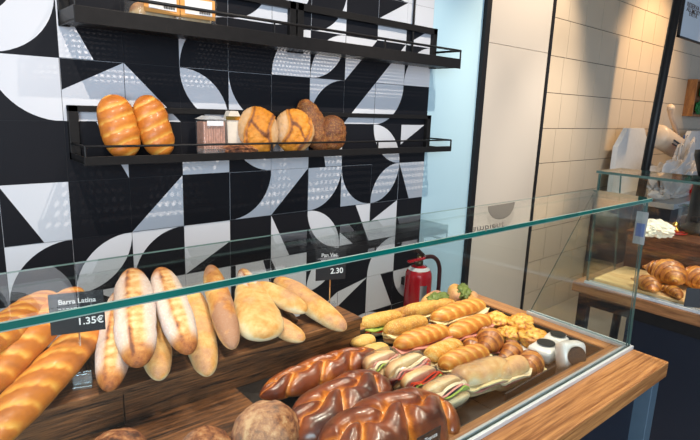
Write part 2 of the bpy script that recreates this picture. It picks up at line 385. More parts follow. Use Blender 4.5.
# patterned tiles: 0.2 m square tiles, each with its printed black or white shape
def qd(cx, cy, n=14):           # quarter disc of a tile about one of its corners
    sx = 1 if cx == 0 else -1; sy = 1 if cy == 0 else -1
    return [(cx, cy)] + [(cx + sx * math.cos(PI / 2 * i / n), cy + sy * math.sin(PI / 2 * i / n)) for i in range(n + 1)]
def leaf(a, n=12):              # lens from corner to corner; a=0: (0,0)-(1,1), a=1: (1,0)-(0,1)
    p = [(math.sin(PI / 2 * i / n), 1 - math.cos(PI / 2 * i / n)) for i in range(n + 1)]
    q = [(1 - math.cos(PI / 2 * i / n), math.sin(PI / 2 * i / n)) for i in range(n + 1)]
    l = p + list(reversed(q))[1:-1]
    return [(1 - x, y) for x, y in l] if a else l
def ring(r0, n=14):
    a = [(math.cos(PI / 2 * i / n), math.sin(PI / 2 * i / n)) for i in range(n + 1)]
    return a + [(r0 * u, r0 * v) for u, v in reversed(a)]
W_, B_ = 'W', 'B'
TILES = {
 (0, 0): (B_, [ring(.42)]), (0, 1): (B_, [qd(1, 0)]), (0, 2): (B_, []), (0, 3): (W_, [[(0, 0), (0, 1), (.57, 1)]]), (0, 4): (W_, [qd(1, 1)]), (0, 5): (B_, [leaf(0)]),
 (-1, 0): (W_, [qd(0, 0)]), (-1, 1): (B_, [leaf(1)]), (-1, 2): (B_, []), (-1, 3): (B_, []), (-1, 4): (B_, []), (-1, 5): (W_, [qd(0, 1)]),
 (1, 0): (B_, [[(0, 0), (0, 1), (.52, 1)]]), (1, 1): (W_, [[(0, 0), (1, 0), (0, .5)]]), (1, 2): (B_, [[(.5, 0), (1, 0), (1, 1)]]), (1, 3): (B_, []), (1, 4): (B_, [leaf(1)]), (1, 5): (W_, [qd(0, 1)]),
 (2, 0): (B_, []), (2, 1): (B_, [[(0, 0), (1, 1), (0, 1)]]), (2, 2): (B_, []), (2, 3): (B_, [[(1, 0), (1, 1), (0, 1)]]), (2, 4): (W_, [qd(1, 1)]), (2, 5): (W_, []),
 (3, 0): (W_, [qd(1, 1)]), (3, 1): (B_, [leaf(0)]), (3, 2): (B_, [[(0, .7), (1, .7), (1, 1), (0, 1)]]), (3, 3): (B_, []), (3, 4): (W_, [[(1, .45), (1, 1), (0, 1)]]), (3, 5): (W_, []),
 (4, -1): (W_, [qd(0, 0)]), (5, -1): (B_, [qd(0, 0)]),
 (4, 0): (B_, []), (4, 1): (W_, [qd(1, 0)] and [qd(1, 0)]), (4, 2): (B_, [qd(1, 0)]), (4, 3): (W_, [qd(0, 0)]), (4, 4): (B_, []), (4, 5): (W_, [[(0, 0), (.12, 0), (.12, 1), (0, 1)], [(.8, 0), (1, 0), (1, .6)]]),
 (5, 0): (B_, [qd(1, 1)]), (5, 1): (B_, []), (5, 2): (W_, []), (5, 3): (W_, [[(1, 0), (1, 1), (0, 1)]]), (5, 4): (B_, [[(0, 0), (0, 1), (.5, 1)]]), (5, 5): (W_, [[(0, 0), (0, 1), (.5, 1)]]),
 (6, -1): (W_, [qd(0, 0)]), (6, 0): (B_, [leaf(1)]), (6, 1): (W_, [qd(1, 1)]), (6, 2): (B_, [[(.3, 0), (1, 0), (1, 1), (.5, 1)]]), (6, 3): (B_, [qd(0, 0)]), (6, 4): (B_, [leaf(0)]), (6, 5): (B_, [leaf(1)]), (6, 6): (B_, [[(.3, .6), (1, .2), (1, .6), (.7, .75)]]),
 (7, -1): (B_, []), (7, 0): (B_, [[(0, 0), (1, 0), (0, 1)]]), (7, 1): (B_, [[(1, 0), (1, 1), (0, 1)]]), (7, 2): (B_, []), (7, 3): (W_, [qd(1, 0)]), (7, 4): (B_, [[(.5, 0), (1, 0), (1, 1)], [(0, .65), (.45, 1), (0, 1)]]), (7, 5): (B_, []), (7, 6): (B_, [[(1, 0), (0, .2), (0, .6)]]), (7, 7): (B_, [qd(1, 1)]),
 (8, -1): (W_, [[(0, 0), (1, 0), (0, .5)]]), (8, 0): (B_, [[(1, 0), (1, 1), (0, 1)]]), (8, 1): (B_, [qd(0, 0)]), (8, 2): (B_, [leaf(0)]), (8, 3): (B_, [leaf(1)]), (8, 4): (W_, [[(0, 0), (1, 0), (0, .5)]]), (8, 5): (B_, [qd(1, 1)]), (8, 6): (W_, [[(.5, 0), (1, 0), (1, 1)]]), (8, 7): (B_, [qd(0, 1)]),
 (9, -1): (W_, [[(0, .5), (1, .5), (0, 1)]]), (9, 0): (W_, [[(0, 0)] + [(1 - math.cos(PI / 2 * (1 - i / 12)), 1 - math.sin(PI / 2 * (1 - i / 12))) for i in range(13)]]), (9, 1): (B_, []), (9, 2): (B_, [[(0, 0), (.9, 0), (0, .52)]]), (9, 3): (W_, [[(0, 0), (0, 1), (.45, 1)]]), (9, 4): (B_, []), (9, 5): (B_, []), (9, 6): (B_, [qd(1, 0)]), (9, 7): (W_, [qd(0, 0)]),
 (9, -2): (W_, []), (8, -2): (B_, [leaf(0)]), (3, -1): (B_, []), (2, -1): (B_, []), (1, -1): (B_, [[(0, .4), (0, 1), (.25, 1)]]), (0, -1): (B_, [qd(0, 1)]),
}
Z0 = 1.842; TS = .2; NC = 10
bm = bmesh.new()
box(bm, (-2.0, .001, 0), (2.0, .1, Z0 + .8), 2)
rt = random.Random(3)
for c in range(-10, NC):
    for r_ in range(-4, 10):
        if (c, r_) in TILES: base, shp = TILES[(c, r_)]
        else: base, shp = rt.choice((W_, B_)), [rt.choice((qd(0, 0), qd(1, 1), leaf(0), leaf(1), [(0, 0), (1, 0), (1, 1)]))]
        z1 = Z0 - r_ * TS; z0 = max(0, z1 - TS)
        if z1 <= .01: continue
        g = .0006
        x0 = c * TS + g; x1 = c * TS + TS - g
        fs = box(bm, (x0, 0, z0 + g), (x1, .004, z1 - g), 0 if base == W_ else 1)
        for sh in shp:
            pts = []
            for u, v in sh:
                q = (c * TS + min(max(u, .006), .994) * TS, Z0 - (r_ + min(max(v, .006), .994)) * TS)
                if not pts or (abs(pts[-1][0] - q[0]) + abs(pts[-1][1] - q[1])) > 1e-5: pts.append(q)
            if min(p[1] for p in pts) < 0: continue
            a = [bm.verts.new((p[0], -.0004, p[1])) for p in pts]
            fc = bm.faces.new(a); fc.material_index = 1 if base == W_ else 0
            fc.normal_update()
            if fc.normal.y > 0: fc.normal_flip()
struct(link('wall_back', bm, [M['tile_white'], M['tile_black'], M['grout']]))

struct(boxo('wall_painted', (2.0, 0, 0), (2.43, .1, 3.0), M['pale_wall'], bev=0))
struct(boxo('trim_1', (2.43, -.025, 0), (2.475, .1, 3.0), M['black_trim']))
bm = bmesh.new(); zp = (ony(493, 39, 0).z + ony(547, 56.6, 0).z) / 2; box(bm, (2.475, .0, 0), (3.19, .1, zp - .001), 0, .002); box(bm, (2.475, .0, zp + .001), (3.19, .1, 3.0), 0, .002)
struct(link('wall_panel', bm, [M['panel']]))
struct(boxo('trim_2', (3.19, -.012, 0), (3.212, .1, 3.0), M['black_trim']))
bm = bmesh.new(); box(bm, (3.212, .004, 0), (9, .1, 3.0), 1)
ch, cw = .2455, .253; zj = Z0 - .171
for k in range(-7, 6):
    zb = zj + k * ch; off = (k % 2) * .03 + .0
    c0 = 3.415 - .253 + off
    z0, z1 = max(zb, 0), min(zb + ch, 3.0)
    if z1 - z0 < .01: continue
    for i in range(-1, 24):
        x0 = max(3.213, c0 + i * cw); x1 = c0 + (i + 1) * cw
        if x1 - x0 > .01 and x1 < 9: box(bm, (x0 + .002, 0, z0 + .0022), (x1 - .002, .02, z1 - .0022), 0)
struct(link('wall_right', bm, [M['cream_tile'], M['grout']]))

# ------------------------------------------------------------------ WALL SHELVES
def shelf(label, x0, x1, zb, yf, fascia, zbar, railz, perf, group, seam=None):
    t = thing('wall_shelf', label, 'shelf', T(x0, 0, zb), group)
    w = x1 - x0
    boxo('perforated_tray', (0, -yf, 0), (w, -.003, .003), perf, t, 0)
    bm = bmesh.new(); box(bm, (0, -yf - .004, -.008), (w, -yf, fascia), 0, .001)
    box(bm, (0, -yf, -.004), (.004, -.003, fascia), 0); box(bm, (w - .004, -yf, -.004), (w, -.003, fascia * .5), 0)
    link('tray_lip', bm, M['black_metal'], t)
    bm = bmesh.new()
    hb = zbar - zb
    box(bm, (0, -.022, hb - (.03 if seam else .02)), (w, -.001, hb), 0, .001)
    xs = [0, w - .03] + ([seam - x0 - .035, seam - x0 + .005] if seam else [])
    for x in xs: box(bm, (x, -.022, -.004), (x + .03, -.001, hb), 0, .001)
    link('back_frame', bm, M['black_metal'], t)
    hr = railz - zb; bm = bmesh.new()
    rr = .004 if not seam else .0055
    tube(bm, [(.005, -.01, hr), (.005, -yf, hr), (w - .003, -yf, hr), (w - .003, -.01, hr)], rr, 8)
    link('guard_rail', bm, M['black_metal'], t, smooth=True)
    for x in (.005, w * .38, w * .7, w - .003):
        bm = bmesh.new(); tube(bm, [(x, -yf, 0), (x, -yf, hr)], .004, 8); link('rail_post', bm, M['black_metal'], t)
    if seam:
        bm = bmesh.new(); tube(bm, [(1.835 - x0, -.012, .02), (1.835 - x0, -.012, .6)], .006, 8); link('hanging_rod', bm, M['black_metal'], t)
    return t
shelf('black wall shelf holding the two upright golden loaves and round loaves', .21, 2.01, 1.320, .170, .020, 1.494, 1.371, M['perf_big'], 'black bread shelves')
shelf('topmost black wall shelf holding bagged bread, cut by the upper edge', .205, 2.015, 1.742, .185, .040, 1.941, 1.822, M['perf_small'], 'black bread shelves', 1.11)

# breads on the lower shelf
ga = 'loaves on the wall shelf'
def stand(px0, px1, Yb, Yt):     # bottom point on Yb, top point on Yt
    return ony(px0[0], px0[1], Yb), ony(px1[0], px1[1], Yt)
b0, t0 = stand((127, 158), (111, 94), -.118, -.062)
loaf('golden_loaf', b0, t0, .120, .085, 'milk', 'milk', 'golden scored loaf standing at the left end of the shelf', 'bread', ga, up=(-.12, -1, .4), seed=11, pe=3.4, cuts=5.2, slant=.22, flat=.9)
b0, t0 = stand((164, 158), (144, 96), -.118, -.062)
loaf('golden_loaf', b0, t0, .114, .085, 'milk', 'milk', 'golden scored loaf leaning right of the first upright shelf loaf', 'bread', ga, up=(-.2, -1, .4), seed=14, pe=3.2, cuts=5.2, slant=.22, flat=.9)
def round_loaf(px, Y, Wd, Ht, Dp, kind, mat, label, nrm, seed, tilt=0, name='round_loaf'):
    c = ony(px[0], px[1], Y); nrm = Vector(nrm).normalized()
    ax = Vector((math.sin(tilt), 0, math.cos(tilt))); ax = (ax - nrm * ax.dot(nrm)).normalized()
    me = loaf_mesh(name, Ht, Wd, Dp, kind, seed=seed, pe=2.15, nu=110, nv=100, flat=.8)
    return tag(put(name, me, M[mat], frame_mw(c, ax, nrm)), label, 'bread', ga)
round_loaf((258, 129), -.105, .160, .195, .10, 'split', 'splitloaf', 'round floury loaf with a torn orange top beside the bagged bread', (-.45, -1, .35), 21, -.12)
round_loaf((294, 127), -.105, .168, .190, .10, 'split', 'splitloaf', 'round floury loaf with a torn orange top touching the seeded bread', (-.45, -1, .35), 24, .15)
round_loaf((313, 121), -.060, .120, .245, .085, 'seed', 'seeded', 'long dark seeded loaf leaning behind the round shelf loaves', (-.5, -1, .3), 27, -.38, 'seeded_loaf')
round_loaf((332, 131), -.100, .130, .165, .09, 'seed', 'seeded', 'round dark seeded loaf at the right end of the shelf bread', (-.5, -1, .3), 29, .1, 'seeded_loaf')
c = ony(240, 150, -.12)
me = loaf_mesh('flat_loaf', .17, .09, .05, 'rustic', seed=31, pe=2.4)
tag(put('flat_loaf', me, M['rustic'], T(c.x, -.115, 1.350)), 'low brown loaf lying in front of the packaged bread', 'bread', ga)

bpy.context.view_layer.update()
for o in list(COL.objects):       # rest the shelf loaves on the tray
    if o.get('group') == ga:
        lo = min((o.matrix_world @ v.co).z for v in o.data.vertices); print('rest', o.name, round(lo - 1.3235, 4))
        o.matrix_world = T(0, 0, 1.3235 - lo) @ o.matrix_world
# packaged sliced bread on the lower shelf
c = ony(212, 155, -.075)
pk = thing('packaged_bread', 'clear pack of pinkish sliced bread standing behind the shelf rail', 'bread pack', T(c.x, -.07, 1.325) @ Matrix.Diagonal((.66, 1, 1.05, 1)))
bm = bmesh.new()
for k in range(9): box(bm, (-.066 + k * .0148, -.03, .006), (-.066 + k * .0148 + .0143, .03, .118), 0, .004)
link('sliced_bread', bm, plain('pinkish slice', (.55, .30, .22), .8, var=.5, scale=90, bump=.6), pk)
bm = bmesh.new(); box(bm, (-.072, -.036, .003), (.072, .036, .126), 0, .008)
link('wrapper', bm, M['film'], pk)
bm = bmesh.new(); prism(bm, [(-.072, 0), (.072, 0), (.03, .012), (-.03, .012)], -.036, .036); link('folded_top', bm, M['film_milky'], pk, T(0, 0, .126) @ Matrix.Rotation(PI / 2, 4, 'X'))
bm = bmesh.new(); box(bm, (-.05, -.0375, .104), (.05, -.0365, .122)); link('paper_label', bm, M['paper'], pk)
# empty clear box in front of the pack
cb = thing('clear_box', 'small empty clear plastic box on the shelf beside the packaged bread', 'box', T(.655, -.135, 1.324))
bm = bmesh.new(); box(bm, (-.045, -.022, 0), (.045, .022, .026), 0, .004); link('clear_body', bm, M['acrylic'], cb)
boxo('lid_rim', (-.047, -.024, .026), (.047, .024, .029), M['acrylic'], cb, .001)
# long dark tied bag neck
tb = thing('paper_bag', 'narrow cream paper bag standing left of the round shelf loaves', 'bag', T(.790, -.05, 1.325))
bm = bmesh.new(); prism(bm, [(-.03, 0), (.03, 0), (.032, .13), (.012, .165), (-.02, .165), (-.034, .13)], -.018, .018); link('paper_body', bm, plain('cream paper', (.74, .68, .58), .7, var=.1, scale=50), tb, Matrix.Rotation(PI / 2, 4, 'X'))
bm = bmesh.new(); box(bm, (-.04, -.022, .13), (.03, -.019, .145)); link('fold_tape', bm, M['gold'], tb)

# bagged breads on the top shelf
for (pxc, yw, lab, sd, tl) in (((152, 14), .17, 'clear bag of bread, left of the two on the topmost shelf', 41, .08), ((190, 18), .16, 'clear bag of bread, right of the two on the topmost shelf', 44, -.06)):
    c = ony(pxc[0], pxc[1], -.09)
    bg = thing('bagged_bread', lab, 'bagged bread', T(c.x, -.092, 1.746) @ Matrix.Rotation(tl, 4, 'Z'), 'bagged breads')
    me = loaf_mesh('bread', .145, .10, .075, 'plain', seed=sd, pe=4); put('bread', me, M['plainloaf'], T(0, 0, .052), bg)
    bm = bmesh.new(); box(bm, (-.078, -.06, .004), (.078, .055, .13), 0, .02); bmesh.ops.subdivide_edges(bm, edges=bm.edges[:], cuts=2, use_grid_fill=True)
    for v in bm.verts: v.co += Vector((fbm(v.co, 22, sd), fbm(v.co, 22, sd + 1), 0)) * .006
    link('bag_film', bm, M['film'], bg, smooth=True)
    boxo('orange_band', (-.06, -.070, .05), (.062, -.068, .115), M['brown_label'], bg, 0)
    boxo('paper_label', (-.045, -.0725, .062), (.05, -.0712, .11), M['paper'], bg, 0)
    bm = bmesh.new()
    for i in range(14): box(bm, (.005 + i * .0028, -.0735, .066), (.005 + i * .0028 + (.0012 if i % 3 else .002), -.0726, .082))
    link('barcode', bm, M['sticker'], bg)

# ------------------------------------------------------------------ MAIN COUNTER
ZC = .92; XL, XR = -1.6, 1.193; YF, YB = -1.556, -.90
WX, WF, WB, ZT = 1.134, -1.420, -.955, .876
SKEW = T(1.19, -1.462, 0) @ Matrix.Rotation(math.radians(-1.55), 4, 'Z') @ T(-1.19, 1.462, 0); UNSK = SKEW.inverted()
ct = thing('display_counter', 'wooden bread counter with a sunken tray and clear glass guard', 'display counter', SKEW)
bm = bmesh.new(); box(bm, (XL, YF, ZC - .042), (XR, WF, ZC), 0, .003); link('front_plank', bm, M['oak'], ct)
bm = bmesh.new(); box(bm, (XL, WB, ZC - .042), (XR, YB, ZC), 0, .003); link('rear_plank', bm, M['oak'], ct)
bm = bmesh.new(); box(bm, (WX, WF + .0005, ZC - .042), (XR, WB - .0005, ZC), 0, .002); link('end_plank', bm, M['oak_y'], ct)
bm = bmesh.new(); box(bm, (XL, WF, ZT - .012), (WX, WB, ZT), 0)
box(bm, (XL, WF, ZT), (WX, WF + .006, ZC - .004), 0); box(bm, (XL, WB - .006, ZT), (WX, WB, ZC - .004), 0); box(bm, (WX - .006, WF + .006, ZT), (WX, WB - .006, ZC - .004), 0)
for k in range(12): box(bm, (-1.4 + k * .21, WF + .008, ZT), (-1.4 + k * .21 + .003, WB - .008, ZT + .0015), 0)
link('sunken_tray', bm, M['well'], ct)
boxo('apron_panel', (XL, YF + .03, .62), (1.09, YF + .05, ZC - .043), M['navy'], ct, 0)
boxo('front_panel', (XL, YF + .075, .02), (.93, YF + .095, .62), M['navy'], ct, 0)
for x, y in ((1.140, YF + .010), (1.140, YB - .05)):
    boxo('leg', (x, y, 0), (x + .04, y + .04, ZC - .043), M['black_metal'] if y > -1 else plain('steel tinted by blue reflection', (.10, .16, .22), .35, .4), ct)  # front leg: the blue it reflects is painted into its steel colour
boxo('lower_shelf', (.95, -1.40, .52), (1.19, -.95, .55), M['walnut_y'], ct)
# glass guard
ZG = 1.325; GT = .008
def pane(name, poly_pts, nrm, th, edge_mat, parent):
    """flat pane from 3-D corner points, extruded by th along -nrm; faces glass, rim edge"""
    bm = bmesh.new(); nrm = Vector(nrm).normalized()
    a = [bm.verts.new(p) for p in poly_pts]; b = [bm.verts.new(Vector(p) - nrm * th) for p in poly_pts]; k = len(a)
    fs = [bm.faces.new(a), bm.faces.new(list(reversed(b)))]
    for i in range(k):
        fc = bm.faces.new((a[i], b[i], b[(i + 1) % k], a[(i + 1) % k])); fc.material_index = 1; fs.append(fc)
    bmesh.ops.recalc_face_normals(bm, faces=fs)
    return link(name, bm, [M['glass'], edge_mat], parent)
YG, YGT = -1.462, -1.452        # foot and head of the front pane
pane('front_pane', [(XL, YG, ZC + .004), (1.186, YG, ZC + .004), (1.186, YGT, ZG - .010), (XL, YGT, ZG - .010)], (0, -1, 0), .006, M['edge_dark'], ct)
bm = bmesh.new()
sec = [(YGT - .006, ZG - .0095), (YGT - .0065, ZG - .008), (YGT - .0065, ZG - .001), (YGT - .0055, ZG), (-1.303, ZG), (-1.303, ZG - .002), (-1.322, ZG - .010)]
ra = [bm.verts.new((XL, y, z)) for y, z in sec]; rb_ = [bm.verts.new((1.192, y, z)) for y, z in sec]; k = len(sec)
for i in range(k):
    fc = bm.faces.new((ra[i], ra[(i + 1) % k], rb_[(i + 1) % k], rb_[i])); fc.material_index = {0: 2, 1: 1, 2: 2, 4: 2}.get(i, 0)
fc = bm.faces.new(rb_); fc.material_index = 1; fc = bm.faces.new(list(reversed(ra))); fc.material_index = 1
bmesh.ops.recalc_face_normals(bm, faces=bm.faces)
link('top_pane', bm, [M['glass'], M['edge'], M['edge_pale']], ct)
# mirror reflection of a sign, painted as flat dark shapes on the glass top
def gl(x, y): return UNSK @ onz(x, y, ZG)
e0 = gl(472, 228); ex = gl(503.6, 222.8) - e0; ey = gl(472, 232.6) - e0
dc = text_obj('reflected_lettering', 'ambient', 1.0, M['logo'], ct, T(0, 0, ZG + .0005), depth=0)
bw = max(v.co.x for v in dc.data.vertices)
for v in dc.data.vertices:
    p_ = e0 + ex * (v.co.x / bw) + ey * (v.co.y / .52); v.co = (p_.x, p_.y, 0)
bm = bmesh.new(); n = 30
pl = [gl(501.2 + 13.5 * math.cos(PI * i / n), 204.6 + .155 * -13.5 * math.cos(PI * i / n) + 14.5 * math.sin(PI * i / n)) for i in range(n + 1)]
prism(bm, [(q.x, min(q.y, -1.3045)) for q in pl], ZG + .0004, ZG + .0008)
link('reflected_emblem', bm, M['logo'], ct)
pane('side_pane', [(1.186, YG + .008, ZC + .004), (1.186, -1.165, ZC + .004), (1.186, -1.311, ZG - .010), (1.186, YGT + .008, ZG - .010)], (1, 0, 0), .006, M['edge_dark'], ct)
bm = bmesh.new(); box(bm, (XL, YG - .008, ZC), (1.190, YG - .001, ZC + .010), 0, .001); box(bm, (XL, YG + .007, ZC), (1.180, YG + .013, ZC + .010), 0, .001)
link('glass_channel', bm, M['alu'], ct)
bm = bmesh.new(); box(bm, (1.187, YG, ZC), (1.1925, -1.160, ZC + .010), 0, .001); box(bm, (1.172, YG + .014, ZC), (1.178, -1.160, ZC + .010), 0, .001); link('glass_channel', bm, M['alu'], ct)
# sticker on the side pane
st = tag(link('glass_sticker', (lambda bm: (box(bm, (-.0006, -.014, -.042), (.0006, .014, .042), 0), bm)[1])(bmesh.new()), plain('grey sticker', (.22, .235, .24), .5), None, T(1.1785, *onx(640.5, 228, 1.1785).to_tuple()[1:])), 'small white and blue sticker on the glass end pane', 'sticker')
boxo('printed_panel', (-.0012, -.010, -.022), (-.0006, .010, .012), M['blue_print'], st, 0)

# ------------------------------------------------------------------ RISER WITH LONG LOAVES
RF, RT, RR = -.972, .963, .662
rs = thing('wooden_riser', 'dark rustic wooden riser carrying the baguettes', 'bread riser', SKEW)
bm = bmesh.new(); jx = ony(122, 410, RF).x; box(bm, (XL, RF, ZT + .0005), (jx - .0012, RF + .014, RT - .016), 0, .001); box(bm, (jx + .0012, RF, ZT + .0005), (RR, RF + .014, RT - .016), 0, .001); box(bm, (RR - .014, RF + .0145, ZT + .0005), (RR, WB - .008, RT - .016), 0, .001)
link('front_board', bm, M['walnut'], rs)
bm = bmesh.new(); box(bm, (XL, RF - .004, RT - .0155), (RR + .002, -.868, RT), 0, .001); link('ledge_board', bm, M['walnut'], rs)
boxo('base_board', (XL, -1.30, ZT + .0016), (.285, RF - .001, ZT + .005), M['walnut'], rs, .0008)
bm = bmesh.new(); prism(bm, [(-.905, RT + .001), (-.80, RT + .034), (-.805, RT + .046), (-.91, RT + .011)], XL, .50)
link('sloping_board', bm, M['walnut'], rs, Matrix(((0, 0, 1, 0), (1, 0, 0, 0), (0, 1, 0, 0), (0, 0, 0, 1))))
bm = bmesh.new(); box(bm, (XL, -.828, .02), (.49, -.814, RT + .026), 0, .001); link('rear_board', bm, M['walnut'], rs)

g1 = 'long loaves on the wooden riser'
def bag(name, pf, pb, Yf, Yb, W, H, kind, mat, label, **kw):
    return loaf(name, ony(pf[0], pf[1], Yf), ony(pb[0], pb[1], Yb), W, H, kind, mat, label, 'bread', g1, **kw)
# three golden scored bars at the left
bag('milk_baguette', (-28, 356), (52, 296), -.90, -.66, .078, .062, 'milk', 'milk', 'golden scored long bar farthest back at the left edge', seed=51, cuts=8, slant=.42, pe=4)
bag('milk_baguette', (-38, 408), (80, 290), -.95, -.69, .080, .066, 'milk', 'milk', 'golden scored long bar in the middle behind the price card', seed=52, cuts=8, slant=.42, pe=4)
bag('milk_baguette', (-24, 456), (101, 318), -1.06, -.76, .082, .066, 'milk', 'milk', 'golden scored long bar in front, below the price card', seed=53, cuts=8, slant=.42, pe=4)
# floury baguettes
bag('floury_baguette', (109, 391), (121, 290), -.990, -.72, .066, .058, 'floury', 'floury', 'floury baguette right of the price card, lower left of its pile', seed=61, taper=-.06)
bag('plain_baguette', (160, 380), (150, 296), -.980, -.72, .066, .056, 'plain', 'plainloaf', 'pale smooth baguette tip under the two floury baguettes', seed=65)
bag('floury_baguette', (138.5, 367), (132, 270), -1.000, -.72, .083, .064, 'floury', 'floury', 'broad floury baguette with a split top lying on its pile', seed=62)
bag('plain_baguette', (208, 376), (191, 290), -.985, -.72, .070, .058, 'plain', 'plainloaf', 'pale smooth baguette under the slim ones, middle of the riser', seed=66)
bag('floury_baguette', (189, 354), (160, 269), -1.000, -.72, .072, .060, 'floury', 'floury', 'floury baguette with a split top just right of the broad one', seed=63)
bag('slim_baguette', (233, 349), (210, 266), -.985, -.72, .058, .054, 'plain', 'plainloaf', 'slim golden baguette standing apart in the middle of the riser', seed=64, tmul=1.5)
bag('slim_baguette', (262, 318), (242, 270), -.90, -.69, .050, .046, 'floury', 'floury', 'narrow floury baguette whose brown tip shows behind the flat loaves', seed=68)
# flat ciabatta loaves
bag('ciabatta', (303, 341), (262, 316), -.990, -.84, .062, .042, 'plain', 'plainloaf', 'small pale ciabatta end tucked under two others on the riser', seed=72)
bag('ciabatta', (264, 339), (248, 282), -.975, -.74, .104, .058, 'plain', 'plainloaf', 'wide flat ciabatta pointing forward beside the slim baguette', seed=71, pe=5, taper=-.22)
bag('ciabatta', (345, 330), (276, 279), -.995, -.72, .078, .058, 'plain', 'plainloaf', 'long golden ciabatta at the right end of the riser', seed=74, tmul=1.12)
bag('ciabatta', (306, 312), (256, 285), -.935, -.76, .066, .052, 'plain', 'plainloaf', 'pale ciabatta lying across the top of the flat loaves', seed=73)

# price cards in clear clips
def price_card(label, base, cw_, ch_, cz, title, price, yaw, tilt=0):
    t = thing('price_card', label, 'price sign', T(*base) @ Matrix.Rotation(yaw, 4, 'Z'))
    bm = bmesh.new(); box(bm, (-.017, -.014, 0), (.017, .014, .006), 0, .001); box(bm, (-.017, -.006, .006), (.017, -.002, .028), 0, .001); box(bm, (-.017, .005, .006), (.017, .009, .028), 0, .001); link('clear_foot', bm, M['acrylic'], t)
    bm = bmesh.new(); tube(bm, [(0, .0035, .004), (0, .0035, cz + .01)], .0018, 8); link('rod', bm, M['chrome'], t)
    cd = boxo('card', (-cw_ / 2, -.001, -ch_ / 2), (cw_ / 2, .001, ch_ / 2), M['card'], t, .0008, T(0, 0, cz) @ Matrix.Rotation(tilt, 4, 'Y'))
    R = Matrix.Rotation(PI / 2, 4, 'X')
    text_obj('title', title, ch_ * .16, M['ink'], cd, T(-cw_ * .33, -.0014, ch_ * .24) @ R, depth=.0002, bold=.0003)
    text_obj('price', price, ch_ * .24, M['ink'], cd, T(-cw_ * .02, -.0014, -ch_ * .30) @ R, depth=.0002, bold=.0003)
    rp = random.Random(int(price[0]) * 7); bm = bmesh.new()
    for row in range(3):
        x = -cw_ * .33
        while x < cw_ * (.34 if row < 2 else .15):
            w_ = rp.uniform(.003, .008); box(bm, (x, -.0014, ch_ * .12 - row * .0052), (x + w_, -.0010, ch_ * .12 - row * .0052 + .0013)); x += w_ + .0018
    link('small_print', bm, M['ink'], cd)
    return t
p = onz(83, 386, .9635); q = ony(85, 311, p.y)
price_card('black price card reading 1.35 in front of the golden bars', (p.x, p.y, .9635), .094, .082, q.z - .9635, 'Barra Latina', '1.35€', -.30, .0)
p = onz(341, 309, .9635); q = ony(331, 264, -.880)
price_card('black price card behind the ciabatta at the right riser end', (q.x, -.880, .9635), .086, .090, q.z - .9635, 'Pan Vac', '2.30', -.35, .0)
# small black sign low at the front of the tray
a = ony(417, 440, -1.432); b = ony(441, 424, -1.432); print('card', a, b)
wc = (b - a).length; sg = thing('tray_card', 'small black card standing at the tray edge before the largest braid', 'price sign', T((a.x + b.x) / 2, -1.432, ZC + .0005))
hc = (a.z + b.z) / 2 - ZC
boxo('clear_foot', (-.02, -.010, 0), (.02, .010, .004), M['acrylic'], sg, 0)
cd = boxo('card', (-wc / 2, -.001, .004), (wc / 2, .001, hc), M['card'], sg, .0006)
text_obj('title', 'Trenza', .012, M['ink'], cd, T(-wc * .2, -.0014, hc - .016) @ Matrix.Rotation(PI / 2, 4, 'X'), depth=.0002)

# ------------------------------------------------------------------ BRAIDS AND BOULES
gb = 'glazed braided loaves'
def braid(p0, p1, W, H, turns, label, seed, z, lighter=0):
    a = onz(p0[0], p0[1], z); b = onz(p1[0], p1[1], z)
    me = loaf_mesh('braided_loaf', (b - a).length, W, H, 'braid', seed=seed, pe=2.6, cuts=turns, nu=150, nv=96, flat=.6, tmul=1 + lighter)
    return tag(put('braided_loaf', me, M['glaze'], frame_mw((a + b) / 2, b - a)), label, 'bread', gb)
braid((260, 397), (378, 354), .078, .070, 4.0, 'slender glazed braid lying against the wooden riser', 81, .904, -.12)
braid((288, 440), (384, 382), .116, .094, 2.6, 'dark glazed braid between the slender one and the largest', 83, .912, .10)
braid((322, 464), (449, 411), .150, .118, 3.1, 'largest glazed braid, in front, nearest the wooden counter edge', 85, .914)
gr = 'rustic round loaves'
for px, rad, lab, sd in (((266, 434), .062, 'large rustic round loaf in front of the slender braid', 91), ((206, 455), .048, 'small dark round loaf left of the large rustic one', 92), ((118, 457), .048, 'dark crusted round loaf below the floury baguettes', 93)):
    c = onz(px[0], px[1], ZT + rad * .72)
    me = loaf_mesh('round_loaf', rad * 2.1, rad * 2, rad * 1.75, 'rustic', seed=sd, pe=2.1, nu=56, nv=36)
    tag(put('round_loaf', me, M['rustic'], T(c.x, c.y, ZT + .005 + rad * .70) @ Matrix.Rotation(.6 + sd, 4, 'Z')), lab, 'bread', gr)

# ------------------------------------------------------------------ SANDWICHES
gs = 'filled sandwiches on the tray'
def wavy_sheet(name, Ln, W, th, seed, mat, parent, z, amp=.004, out=1.06, shift=0):
    bm = bmesh.new(); n = 40; a = []; b = []
    for i in range(n):
        t = 2 * PI * i / n; cx, cy = math.cos(t), math.sin(t)
        x = Ln / 2 * out * abs(cx) ** .6 * (1 if cx > 0 else -1); y = W / 2 * out * abs(cy) ** .6 * (1 if cy > 0 else -1)
        k = 1 + .10 * fbm((cx * 3, cy * 3, 0), 1.5, seed); y = y * k + shift
        zz = z + amp * math.sin(5 * t + seed)
        a.append(bm.verts.new((x, y, zz))); b.append(bm.verts.new((x, y, zz + th)))
    ca = bm.verts.new((0, shift, z)); cb_ = bm.verts.new((0, shift, z + th))
    for i in range(n):
        j = (i + 1) % n
        bm.faces.new((a[i], a[j], b[j], b[i])); bm.faces.new((ca, a[j], a[i])); bm.faces.new((cb_, b[i], b[j]))
    bmesh.ops.recalc_face_normals(bm, faces=bm.faces)
    return link(name, bm, mat, parent, smooth=False)
